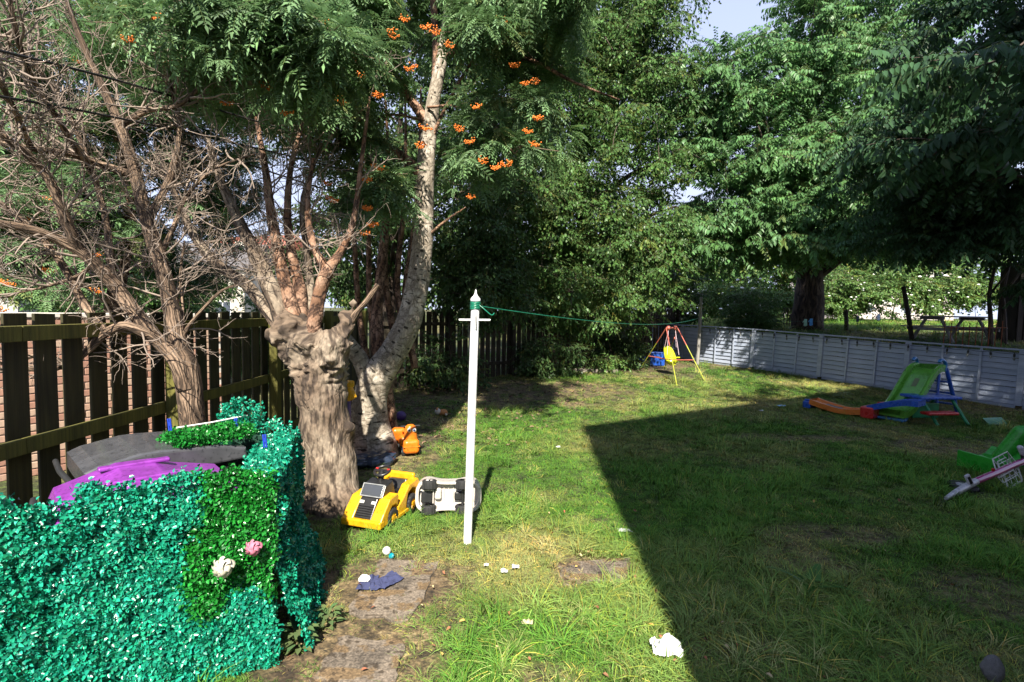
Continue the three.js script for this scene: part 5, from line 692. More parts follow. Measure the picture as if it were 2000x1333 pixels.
// ---------------------------------------------------------------- baby swing
{
  const F2 = on(1322, 753), F3 = on(1377, 745), F1 = on(1250, 722), F4 = F1.clone().add(F3).sub(F2); F4.y = hgt(F4.x, -F4.z);
  const c = F1.clone().add(F2).add(F3).add(F4).multiplyScalar(0.25), t = thing('baby_swing', 'yellow and red metal frame baby swing with lime bucket seat', 'swing', c), L = (p) => p.clone().sub(c);
  const a1 = L(F1).lerp(L(F2), 0.5).multiplyScalar(0.42), a2 = a1.clone().negate(); a1.y = a2.y = 1.22;
  const lime = plastic(lin(0.62, 0.66, 0.02), 0.35), red = plastic(lin(0.50, 0.13, 0.10), 0.4), yel = plastic(lin(0.42, 0.45, 0.06), 0.4);
  for (const [a, f] of [[a1, L(F1)], [a1, L(F2)], [a2, L(F3)], [a2, L(F4)]]) { const m = a.clone().lerp(f, 0.34); const lg = part('leg', tube([m, f], 0.0125, 8), yel, t); part('upper_leg', tube([a, m], 0.014, 8), red, lg); part('foot', cyl(0.03, 0.022, 0.03, 10, f.x, f.y - 0.01, f.z), yel, lg); }
  part('top_bar', tube([a1, a2], 0.018, 10), red, t); for (const k of [0.2, 0.8]) part('joint_ball', new THREE.SphereGeometry(0.055, 16, 12).translate(...a1.clone().lerp(a2, k).toArray()), red, t);
  part('brace', tube(smooth([a1.clone().lerp(L(F1), 0.66), V(0.0, 0.42, 0.25), a2.clone().lerp(L(F3), 0.62)], 14), 0.014, 8), red, t);
  const seat = new THREE.Group(); seat.name = 'seat'; seat.position.set(a1.x * 0.1 + 0.02, 0.28, 0.05); seat.rotation.y = 0.35; t.add(seat);
  const pos = [], idx = [], nu = 24, nv = 10; for (let i = 0; i <= nu; i++) for (let j = 0; j <= nv; j++) { const u = (i / nu - 0.5) * 6.2832, v = j / nv, back = Math.pow(Math.cos(u / 2), 2), H = 0.10 + 0.36 * sstep(0.35, 1, back), rr = (0.05 + 0.12 * Math.pow(v, 0.45)) * (1 + 0.05 * back); pos.push(Math.sin(u) * rr, v * H, -Math.cos(u) * rr - 0.05 * v * back); } for (let i = 0; i < nu; i++) for (let j = 0; j < nv; j++) { const a = i * (nv + 1) + j; idx.push(a, a + 1, a + nv + 1, a + 1, a + nv + 2, a + nv + 1); }
  const sg = new THREE.BufferGeometry(); sg.setAttribute('position', new THREE.Float32BufferAttribute(pos, 3)); sg.setIndex(idx); sg.computeVertexNormals(); part('bucket', sg, lime, seat); part('seat_base', box(0.14, 0.02, 0.14, 0, 0.004, 0, 0.008), lime, seat); part('t_bar', [cyl(0.018, 0.018, 0.18, 10, 0, 0, 0.14), rot(cyl(0.018, 0.018, 0.3, 10, 0, -0.15, 0), 0, 0, Math.PI / 2).translate(0, 0.19, 0.13)], lime, seat);
  const rope = std({ color: lin(0.55, 0.42, 0.48), roughness: 0.7 }); for (const k of [0.2, 0.8]) { const p = a1.clone().lerp(a2, k); for (const s of [-1, 1]) part('rope', tube([p.clone().add(V(0, -0.04, 0)), V(seat.position.x + (k < 0.5 ? -0.15 : 0.15), 0.34 + (s < 0 ? 0.38 : 0.2), 0.05 + (s < 0 ? -0.12 : 0.12))], 0.006, 6), rope, t); part('rope_bead', new THREE.SphereGeometry(0.022, 10, 8).scale(1, 1.6, 1).translate(p.x * 0.9, 0.95, p.z * 0.9), red, t); }
}
// ---------------------------------------------------------------- slide, track, table and other garden toys on the shaded side
const greenP = plastic(lin(0.13, 0.42, 0.045), 0.4), blueP = plastic(lin(0.02, 0.10, 0.52), 0.4), skyP = plastic(lin(0.03, 0.20, 0.52), 0.4), redP = plastic(lin(0.55, 0.025, 0.025), 0.4), orangeP = plastic(lin(0.72, 0.20, 0.03), 0.45), deepGreen = plastic(lin(0.015, 0.24, 0.10), 0.45), grassP = plastic(lin(0.03, 0.36, 0.03), 0.38);
function sweep(path, section) {                                           // path: [z, y] points; section(k): [x, up] points; runs along local z
  const pos = [], idx = [], m = section(0).length; path.forEach(([z, y], i) => { const a = path[Math.max(0, i - 1)], b = path[Math.min(path.length - 1, i + 1)], tz = b[0] - a[0], ty = b[1] - a[1], l = Math.hypot(tz, ty); for (const [x, u] of section(i / (path.length - 1))) pos.push(x, y + u * Math.abs(tz) / l, z + (tz > 0 ? -1 : 1) * u * ty / l * (tz > 0 ? 1 : -1) * (tz > 0 ? 1 : -1)); }); for (let i = 0; i < path.length - 1; i++) for (let k = 0; k < m; k++) { const a = i * m + k, b = i * m + (k + 1) % m; idx.push(a, a + m, b, b, a + m, b + m); } for (let k = 1; k < m - 1; k++) { idx.push(0, k, k + 1); const e = (path.length - 1) * m; idx.push(e, e + k + 1, e + k); }
  const g = new THREE.BufferGeometry(); g.setAttribute('position', new THREE.Float32BufferAttribute(pos, 3)); g.setIndex(idx); const q = g.toNonIndexed(); q.computeVertexNormals(); return boxUV(q);
}
{
  const b = G(7.42, 9.08), t = thing('toy_slide', 'green toddler slide with blue ladder in front of the grey fence', 'slide', b, Math.atan2(-1.15, 0.62)); t.scale.setScalar(0.93);
  const c = new THREE.CatmullRomCurve3([[-0.12, 0.86], [0.05, 0.86], [0.2, 0.80], [0.55, 0.48], [0.92, 0.17], [1.12, 0.10], [1.32, 0.09]].map(([z, y]) => V(0, y, z))), path = c.getPoints(30).map((p) => [p.z, p.y]);
  part('chute', sweep(path, () => [[-0.25, 0.10], [-0.22, 0.115], [-0.19, 0.10], [-0.175, 0.02], [0.175, 0.02], [0.19, 0.10], [0.22, 0.115], [0.25, 0.10], [0.235, -0.02], [-0.235, -0.02]]), greenP, t);
  part('sticker', sweep(path.slice(12, 15), () => [[-0.05, 0.024], [0.03, 0.024], [0.03, 0.0215], [-0.05, 0.0215]]), plastic(lin(0.12, 0.16, 0.03)), t);
  for (const s of [-1, 1]) { part('ladder_rail', tube(smooth([V(s * 0.24, 0.9, -0.12), V(s * 0.26, 0.55, -0.3), V(s * 0.29, 0.0, -0.58)], 10), 0.034, 10), blueP, t); part('handle', tube(smooth([V(s * 0.23, 0.86, -0.1), V(s * 0.23, 1.0, -0.1), V(s * 0.22, 1.06, -0.02), V(s * 0.21, 1.05, 0.07), V(s * 0.21, 1.02, 0.09)], 14), 0.03, 10), skyP, t); part('support', tube([V(s * 0.2, 0.8, 0.05), V(s * 0.22, 0.02, 0.12)], 0.026, 8), blueP, t); }
  for (const [y, z] of [[0.2, -0.49], [0.42, -0.37], [0.64, -0.25]]) part('rung', box(0.5, 0.035, 0.09, 0, y, z, 0.012), blueP, t); part('foot', [box(0.5, 0.05, 0.16, 0, 0.03, 1.3, 0.02), box(0.46, 0.08, 0.08, 0, 0.06, 1.18, 0.02)], skyP, t);
}
{
  const a = on(1580, 797), r0 = on(1703, 818); const t = thing('toy_roller_track', 'orange and blue plastic roller track with red support on the shaded lawn', 'toy track', a, Math.atan2(r0.x - a.x, r0.z - a.z)), L = Math.hypot(r0.x - a.x, r0.z - a.z);
  const sec = () => [[-0.17, 0.03], [-0.14, 0.03], [-0.13, 0.0], [0.13, 0.0], [0.14, 0.03], [0.17, 0.03], [0.17, -0.06], [-0.17, -0.06]];
  const P = (l) => new THREE.CatmullRomCurve3(l.map(([z, y]) => V(0, y, z))).getPoints(20).map((p) => [p.z, p.y]);
  const q = part('track_segment', sweep(P([[0.08, 0.16], [L * 0.3, 0.11], [L * 0.6, 0.07], [L * 0.92, 0.11]]), sec), orangeP, t); q.userData.label = 'orange dipped track segment'; part('worn_print', sweep(P([[L * 0.3, 0.118], [L * 0.42, 0.096], [L * 0.55, 0.084]]), () => [[-0.06, 0.004], [0.05, 0.004], [0.05, 0.001], [-0.06, 0.001]]), blackP, q);
  part('end_block', [box(0.34, 0.13, 0.14, 0, 0.08, 0.03, 0.02), box(0.05, 0.06, 0.1, -0.12, 0.15, 0.03, 0.01)], blueP, t); part('support', box(0.38, 0.2, 0.2, 0, 0.1, L * 0.98, 0.03), redP, t);
  const b = part('track_segment', sweep(P([[L * 0.98, 0.19], [L + 0.25, 0.29], [L + 0.5, 0.36], [L + 0.68, 0.37]]), sec), blueP, t); b.userData.label = 'blue rising track segment'; 
}
{
  const t = thing('toy_picnic_table', 'child picnic table with blue top, green legs and red bench seats', 'table', G(7.12, 8.62), 0.12);
  part('table_top', box(0.78, 0.05, 0.42, 0, 0.40, 0, 0.02), blueP, t); for (const s of [-1, 1]) { part('bench_seat', box(0.56, 0.05, 0.17, -0.26, 0.2, s * 0.42, 0.022), redP, t); for (const x of [-0.3, 0.26]) part('leg', tube(smooth([V(x, 0.39, s * 0.12), V(x, 0.2, s * 0.28), V(x, 0.0, s * 0.44)], 8), 0.024, 8), deepGreen, t); } part('side_panel', box(0.5, 0.26, 0.03, 0.02, 0.14, -0.1, 0.01), deepGreen, t);
}
{
  const g = new THREE.CylinderGeometry(0.42, 0.42, 0.42, 20, 1, true, -0.55, 1.1).rotateZ(Math.PI / 2).translate(0, -0.27, 0), t = thing('plastic_sheet', 'curved dark green plastic sheet lying on the grass beside the slide', 'plastic sheet', G(7.9, 8.75), 0.25); const m = part('panel', g.rotateX(-0.35).translate(0, 0.02, 0), deepGreen, t); part('rim', box(0.5, 0.03, 0.05, 0.05, 0.05, -0.36, 0.01), redP, t);
}
{
  const t = thing('toy_chair', 'bright green plastic toddler seat with thick rolled back beside the bike', 'toy chair', G(5.62, 5.85), 0.15);
  part('seat_pan', sweep(new THREE.CatmullRomCurve3([V(0, 0.20, 0), V(0, 0.10, 0.12), V(0, 0.09, 0.3), V(0, 0.14, 0.48)]).getPoints(14).map((p) => [p.z, p.y]), () => [[-0.2, 0.02], [0.2, 0.02], [0.2, -0.02], [-0.2, -0.02]]).rotateY(-Math.PI / 2).translate(0.22, 0.02, 0), grassP, t);
  part('front_lip', box(0.03, 0.2, 0.4, -0.26, 0.1, 0.0, 0.012), grassP, t); const bk = part('rolled_back', rot(new THREE.CapsuleGeometry(0.09, 0.34, 8, 20), 0.35, 0, -0.28).translate(0.2, 0.3, 0.02), grassP, t); part('side_wing', box(0.3, 0.22, 0.05, 0.36, 0.17, 0.08, 0.02), grassP, t);
}
{
  const t = thing('kids_bike', 'pink and white child bicycle lying on the shaded lawn, wire basket uppermost', 'bicycle'), w = plastic(lin(0.62, 0.60, 0.68), 0.35), mg = phys({ color: lin(0.34, 0.01, 0.16), roughness: 0.22, clearcoat: 0.8 }), wire = plastic(lin(0.72, 0.72, 0.7), 0.4);
  const A = on(1848, 980), B = on(1905, 960), C = on(1995, 938); for (const p of [A, B, C]) FOOT.push([p.x, -p.z, 0.1]);
  const up = (p, h) => p.clone().add(V(0, h, 0)), wc = A.clone().lerp(B, 0.75).add(V(0.04, 0.04, -0.10));
  const wl = wheel(t, wc.x, wc.y, wc.z, 0.12, 0.035, w, 'y'); wl.rotation.x = 0.12;
  part('mudguard', tube(smooth([up(A, 0.03), up(A.clone().lerp(B, 0.4), 0.06), up(B, 0.10), up(B.clone().lerp(C, 0.15), 0.12)], 12), rads([0.018, 0.032, 0.034, 0.03], 12), 10), w, t);
  part('frame_tube', tube(smooth([up(B, 0.10), up(B.clone().lerp(C, 0.4), 0.14), up(C, 0.2), up(C.clone().add(V(0.3, 0, -0.1)), 0.2)], 14), 0.036, 12), mg, t); part('reflector', box(0.03, 0.03, 0.02, 0, 0, 0, 0.006), redP, t).position.copy(up(B.clone().lerp(C, 0.35), 0.185));
  const O = up(B.clone().lerp(C, 0.42), 0.16), ux = C.clone().sub(B).normalize().multiplyScalar(0.3).add(V(0, 0.05, 0)), uy = V(0.02, 0.17, -0.10), uz = V(0.09, -0.11, 0.02), Pt = (a, b, c) => O.clone().addScaledVector(ux, a).addScaledVector(uy, b - 0.35).addScaledVector(uz, c), ring = (l, r = 0.006) => tube([...l, l[0]].map((q) => Pt(...q)), r, 6), gs = [];
  for (const c of [0, 0.5, 1]) gs.push(ring([[0.05 * c, 0.05 * c, c], [1 - 0.05 * c, 0.05 * c, c], [1 - 0.05 * c, 1 - 0.05 * c, c], [0.05 * c, 1 - 0.05 * c, c]], c ? 0.005 : 0.007)); for (const a of [0, 0.33, 0.66, 1]) gs.push(tube([Pt(a, 0, 0), Pt(a, 0.03, 1), Pt(a, 0.97, 1), Pt(a, 1, 0)], 0.004, 6)); for (const b of [0, 0.5, 1]) gs.push(tube([Pt(0, b, 0), Pt(0.03, b, 1), Pt(0.97, b, 1), Pt(1, b, 0)], 0.004, 6)); gs.push(ring([[0.25, 0.25, -0.02], [0.8, 0.25, -0.02], [0.8, 0.75, -0.02], [0.25, 0.75, -0.02]], 0.006)); part('basket', gs, wire, t, 'stuff');
  const pd = part('pedal', [box(0.05, 0.12, 0.03, 0, 0, 0, 0.012)], w, t); pd.position.copy(at(1893, 938, 5.0)); pd.rotation.z = 0.5; part('pedal_tread', box(0.03, 0.08, 0.034, 0, 0, 0.002, 0.006), blackP, pd);
  const hb = C.clone().add(V(0.03, 0.2, -0.02)); part('handlebar', tube(smooth([hb.clone().add(V(-0.03, 0.12, 0.0)), hb, hb.clone().add(V(0.05, -0.12, 0.05))], 8), 0.014, 8), blackP, t); for (const [k, d] of [[0, 0.12], [1, -0.1]]) part('grip', new THREE.CapsuleGeometry(0.028, 0.07, 6, 14).rotateZ(0.5).translate(hb.x + (k ? 0.045 : -0.03), hb.y + d, hb.z + (k ? 0.045 : 0)), w, t);
  const rw = C.clone().add(V(0.75, 0.05, -0.2)); wheel(t, rw.x, rw.y, rw.z, 0.16, 0.035, w, 'y'); part('saddle', box(0.2, 0.05, 0.12, rw.x - 0.25, 0.2, rw.z + 0.05, 0.02), w, t);
}
// ---------------------------------------------------------------- scraps and small things on the lawn
function crumple(seed, w, d, h, n = 14, curl = 1) {                     // a creased sheet lying in a heap
  const r = rng(seed), g = new THREE.PlaneGeometry(w, d, n, n).rotateX(-Math.PI / 2), p = g.attributes.position;
  for (let i = 0; i < p.count; i++) { const x = p.getX(i), z = p.getZ(i), e = Math.max(Math.abs(x) / w, Math.abs(z) / d) * 2; const k = Math.abs(2 * fbm(x / w * 3.1 + seed, z / d * 3.1, 0, 3) - 1) * 2; p.setXYZ(i, x * (1 - 0.35 * curl * fbm(z / d * 2 + seed * 3, 1)) + 0.2 * w * (fbm(x / w * 3 + seed, z / d * 3 + 9) - 0.5), h * (0.12 + 0.62 * k * (1 - 0.6 * e * e) + 0.25 * fbm(x / w * 9, z / d * 9 + seed, 0, 2)), z * (1 - 0.3 * curl * fbm(x / w * 2, seed * 2)) + 0.2 * d * (fbm(x / w * 3, z / d * 3 + seed * 5) - 0.5)); }
  const q = g.toNonIndexed(); q.computeVertexNormals(); return q;
}
const paperM = std({ color: lin(0.76, 0.77, 0.80), roughness: 0.95, map: speck }), lay = (o, p, dy = 0.03) => { o.position.copy(p); o.position.y += dy; return o; };
[[1300, 1285, 0.15, 0.12, 0.09, 'large crumpled white tissue lying across the edge of the house shadow'], [712, 1142, 0.07, 0.06, 0.035, 'small white tissue tucked under the navy garment'], [985, 1126, 0.05, 0.035, 0.03, 'scrap of white tissue in the sunlit grass beside the pole'], [1007, 1117, 0.05, 0.035, 0.03, 'scrap of white tissue next to another in the sunlit grass'], [950, 1112, 0.03, 0.03, 0.02, 'tiny white scrap between the pole and the tissue scraps'], [1220, 1044, 0.10, 0.06, 0.03, 'pale grey crumpled cloth in the shade above the straw covered slab'], [1526, 797, 0.14, 0.09, 0.05, 'pale blue crumpled wrapper beside the blue end of the roller track'], [1487, 806, 0.07, 0.05, 0.03, 'white scrap in the shaded grass near the pale blue wrapper'], [1098, 729, 0.2, 0.12, 0.08, 'pale blue crumpled bag at the dark lawn edge under trees'], [1030, 1226, 0.06, 0.04, 0.02, 'beige paper scrap in the long sunlit grass'], [1090, 878, 0.06, 0.05, 0.02, 'small white scrap in the grass at the shadow corner']].forEach(([x, y, w, d, h, l], i) => tag(lay(part('paper_scrap', crumple(i + 2, w * 1.15, d * 1.15, h, 18), i === 6 || i === 8 ? std({ color: lin(0.35, 0.55, 0.72), roughness: 0.6 }) : i === 5 ? std({ color: lin(0.42, 0.42, 0.42), roughness: 0.9 }) : i === 9 ? std({ color: lin(0.55, 0.42, 0.28), roughness: 0.9 }) : paperM), on(x, y), 0.025), l, 'paper scrap'));
{ // navy garment
  const navy = std({ color: lin(0.035, 0.042, 0.105), roughness: 0.95, bumpMap: roughTex, bumpScale: 0.002 }), p = on(742, 1146);
  const shape = (seed, w, d, h) => { const g = crumple(seed, w, d, h, 22, 0.5); return g; };
  const t = thing('garment', 'crumpled dark navy garment lying on the paving slab', 'garment', p, 0.1); part('leg', shape(41, 0.13, 0.17, 0.045).translate(-0.075, 0.012, 0.0), navy, t); part('leg', rot(shape(43, 0.13, 0.19, 0.045), 0, -0.7, 0).translate(0.045, 0.016, -0.015), navy, t); part('waistband', rot(shape(44, 0.1, 0.1, 0.05), 0, 0.3, 0).translate(-0.01, 0.014, 0.035), navy, t);
}
{ // balls
  const w = part('ball', new THREE.SphereGeometry(0.03, 24, 16), plastic(lin(0.8, 0.8, 0.79), 0.4)); lay(w, on(755, 1084), 0.028); tag(w, 'small white plastic ball in front of the yellow toy truck', 'ball');
  const c = part('bottle_cap', new THREE.LatheGeometry([[0, 0.014], [0.016, 0.014], [0.019, 0.01], [0.02, 0], [0.017, 0]].map(([a, b]) => new THREE.Vector2(a, b)), 18), plastic(lin(0.0, 0.25, 0.33))); lay(c, on(765, 1092), 0.02); c.rotation.set(0.9, 0, 0.3); tag(c, 'teal plastic cap lying next to the white ball', 'cap');
  const b = thing('ball', 'red and blue toy ball by the foot of the board fence', 'ball', on(570, 914)); const q = 0.055; part('red_panel', new THREE.SphereGeometry(q, 24, 16, 0, Math.PI * 1.0).translate(0, q, 0).rotateY(0.3), redP, b); part('blue_panel', new THREE.SphereGeometry(q, 24, 16, Math.PI, Math.PI).rotateX(1.1).scale(0.99, 0.99, 0.99).translate(0, q, 0.002), blueP, b); b.rotation.y = 0.2; part('core', new THREE.SphereGeometry(q * 0.97, 20, 14).translate(0, q, 0), blueP, b);
  const pk = part('ball', new THREE.SphereGeometry(0.05, 20, 14), plastic(lin(0.55, 0.2, 0.12))); lay(pk, on(594, 908), 0.045); tag(pk, 'faded orange ball between the red and blue ball and the trunk', 'ball');
  const pu = part('ball', new THREE.SphereGeometry(0.08, 24, 16), plastic(lin(0.09, 0.035, 0.22), 0.5)); lay(pu, on(783, 822), 0.07); tag(pu, 'dusky purple ball in the shade behind the orange toy', 'ball');
}
{ // things pushed between the two trunks
  const t = thing('toy_basketball_stand', 'red and purple plastic toy stand with yellow top between the two trunks', 'toy stand', G(-1.84, 5.72), -0.4); part('post', box(0.09, 0.34, 0.08, 0, 0.2, 0, 0.02), redP, t); part('upper_post', box(0.06, 0.36, 0.06, 0, 0.53, 0, 0.015), plastic(lin(0.06, 0.02, 0.22)), t); part('top_arm', rot(box(0.15, 0.14, 0.05, 0, 0, 0, 0.015), 0, 0, 0.5).translate(0.02, 0.78, 0), yellowP, t); part('cap', box(0.14, 0.08, 0.08, 0.0, 0.90, 0, 0.02), yellowP, t); part('base', box(0.3, 0.06, 0.24, 0, 0.03, 0, 0.02), redP, t);
  const bag = new THREE.IcosahedronGeometry(0.2, 5), p = bag.attributes.position; for (let i = 0; i < p.count; i++) { const x = p.getX(i), y = p.getY(i), z = p.getZ(i), k = 1 + 0.5 * (fbm(x * 9 + 2, y * 9, z * 9, 4) - 0.5) + 0.18 * Math.abs(Math.sin(x * 22 + 4 * fbm(x * 8, z * 8))); p.setXYZ(i, x * 1.25 * k, Math.max(-0.05, y * 0.42 * k), z * 0.75 * k); } bag.computeVertexNormals();
  const b = part('plastic_sack', bag, phys({ color: lin(0.02, 0.03, 0.055), roughness: 0.28 })); lay(b, on(728, 908), 0.05); b.rotation.y = 0.5; tag(b, 'dark blue shiny plastic sack at the foot of the rowan trunk', 'sack');
  const bl = part('toy_bucket', new THREE.LatheGeometry([[0, 0], [0.07, 0], [0.095, 0.16], [0.1, 0.17], [0.09, 0.165], [0.066, 0.01]].map(([a, c]) => new THREE.Vector2(a, c)), 24), blueP); lay(bl, G(-1.5, 6.35), 0); tag(bl, 'blue plastic bucket between the rowan trunk and orange toy', 'bucket');
  const k = thing('soft_toy', 'small orange and white toy in the leaf litter under the trees', 'toy', on(865, 812)); const br = std({ color: lin(0.45, 0.20, 0.08), roughness: 1 }), wt = std({ color: lin(0.6, 0.55, 0.5), roughness: 1 }); part('body', new THREE.SphereGeometry(0.06, 16, 12).scale(1.3, 0.9, 1).translate(0, 0.05, 0), br, k); part('head', new THREE.SphereGeometry(0.05, 16, 12).translate(-0.08, 0.07, 0.03), wt, k); for (const s of [-1, 1]) { part('ear', new THREE.SphereGeometry(0.018, 10, 8).translate(-0.09, 0.115, 0.03 + s * 0.035), br, k); part('leg', new THREE.CapsuleGeometry(0.018, 0.05, 4, 10).rotateX(1.2).translate(0.06, 0.025, s * 0.06), wt, k); }
}
{ // stone, sleeper, blue boxes
  const st = new THREE.IcosahedronGeometry(0.1, 3), p = st.attributes.position; for (let i = 0; i < p.count; i++) { const x = p.getX(i), y = p.getY(i), z = p.getZ(i), k = 1 + 0.5 * (fbm(x * 11, y * 11, z * 11, 3) - 0.5); p.setXYZ(i, x * 0.45 * k, y * 0.7 * k, z * 0.4 * k); } st.computeVertexNormals(); const s = part('stone', st, std({ color: lin(0.15, 0.145, 0.15), map: speck, roughness: 0.95 })); lay(s, on(1938, 1328), 0.05); tag(s, 'pale grey stone in the shaded grass', 'stone');
  const sl = part('edging_plank', box(1.3, 0.1, 0.14, 0, 0, 0, 0.01), std({ map: woodMap([0.3, 0.28, 0.25], [0.6, 0.57, 0.52], 0.6), bumpMap: woodBump, bumpScale: 0.004, roughness: 0.9 })); lay(sl, on(1158, 727), 0.03); sl.rotation.y = -0.05; tag(sl, 'weathered pale edging plank at the back of the lawn', 'plank');
  const bx = (px, py, w, h, d, turn, l) => { const t = thing('storage_box', l, 'box', on(px, py), turn); part('body', box(w, h, d, 0, h / 2, 0, 0.025), blueP, t); part('lid', box(w + 0.04, 0.04, d + 0.04, 0, h + 0.015, 0, 0.015), blueP, t); part('handle', box(0.12, 0.03, 0.03, 0, h * 0.75, d / 2 + 0.01, 0.01), blackP, t); };
  bx(1245, 716, 0.34, 0.26, 0.3, 0.2, 'small blue plastic box in the shrubs behind the swing'); bx(1282, 714, 0.42, 0.36, 0.34, -0.1, 'larger blue plastic box in the shade behind the swing seat');
}
{ // fallen leaves, petals and a fern
  const r = rng(73), M = [], C = []; const s = new Soup(); s.leaf(V(-0.03, 0, 0), V(1, 0.1, 0), V(0, 1, 0.1), 0.06, 0.035, [1, 1, 1], 0.5, 0.2); const lf = s.geo();
  for (let k = 0; k < 170; k++) { const D = 2.3 + 9 * r() * r(), x = lerp(-1.9, Math.min(7, D * 0.95), r()); M.push(mat4(V(x, hgt(x, D) + 0.035, -D), new THREE.Quaternion().setFromEuler(new THREE.Euler((r() - 0.5) * 1.2, r() * 6, (r() - 0.5) * 1.2)), 0.28 + 0.35 * r())); const c = r(); C.push(c < 0.6 ? lin(0.2 + 0.1 * r(), 0.10, 0.05) : c < 0.8 ? lin(0.45, 0.34, 0.18) : lin(0.5, 0.3, 0.08)); }
  tag(instanced('leaves', lf, std({ color: 0xffffff, vertexColors: true, roughness: 0.9 }), M, scene, C), 'scattered brown fallen leaves on the lawn', 'leaves', null, 'stuff');
  const leafLit = []; for (let k = 0; k < 900; k++) { const D = 6.5 + 7 * r(), x = -2.6 + 4.2 * r() * (D / 10); leafLit.push(mat4(V(x, hgt(x, D) + 0.02, -D), new THREE.Quaternion().setFromEuler(new THREE.Euler((r() - 0.5), r() * 6, (r() - 0.5))), 0.6 + 0.7 * r())); } tag(instanced('leaves', lf, std({ color: lin(0.17, 0.11, 0.07), roughness: 0.95 }), leafLit, scene), 'brown leaf litter under the back trees', 'leaves', null, 'stuff');
  const fern = thing('fern', 'young fern growing in the shaded lawn', 'fern', on(1585, 1150)); for (let q = 0; q < 4; q++) { const f = new Soup(), a = q * 1.6 + 0.6, d = V(Math.cos(a), 0.9, Math.sin(a)).normalize(), sd = d.clone().cross(V(0, 1, 0)).normalize(), up = sd.clone().cross(d).normalize(), P = (t) => d.clone().multiplyScalar(0.26 * t).add(V(Math.cos(a) * 0.08 * t * t, -0.12 * t * t, Math.sin(a) * 0.08 * t * t)); f.twig([0, 0.3, 0.6, 1].map(P), 0.002, 0.001, [1, 1, 1]); for (let k = 0; k < 18; k++) { const t = 0.2 + 0.8 * k / 18; for (const e of [-1, 1]) f.chip(P(t), d.clone().multiplyScalar(0.5).addScaledVector(sd, e).normalize(), up, 0.075 * (1 - t * 0.85), 0.013, [1, 1, 1]); } part('frond', f.geo(), leafMat(lin(0.07, 0.19, 0.03)), fern); }
  const weed = (px, py, label, seed, sc, mat) => { const w = thing('weed', label, 'plant', on(px, py)), f = new Soup(), q = rng(seed); for (let k = 0; k < 40; k++) { const a = q() * 6.28, h = 0.16 * q() * sc, o = V(Math.cos(a) * 0.05 * sc, h, Math.sin(a) * 0.05 * sc); f.leaf(o, V(Math.cos(a), 0.35, Math.sin(a)), V(0, 1, 0), 0.1 * sc * (0.6 + 0.6 * q()), 0.045 * sc, [0.8 + 0.4 * q(), 1, 0.9], 0.3, 0.3); } part('leaves', f.geo(), mat, w, 'stuff'); part('stem', cyl(0.004, 0.003, 0.16 * sc, 6), mat, w); };
  const wg = leafMat(lin(0.12, 0.19, 0.075)); weed(640, 1222, 'grey green leafy weed at the foot of the ivy screen', 1, 0.6, wg); weed(585, 1265, 'tall leafy weed at the front corner of ivy screen', 2, 0.75, wg); weed(1647, 780, 'pale leafy weed in front of grey fence behind the orange track', 3, 1.2, leafMat(lin(0.25, 0.32, 0.14))); weed(1605, 772, 'small weed beside the pale leafy weed at grey fence', 4, 0.9, wg); weed(600, 945, 'straggling weed at the foot of the pollarded trunk', 5, 1.4, wg);
}
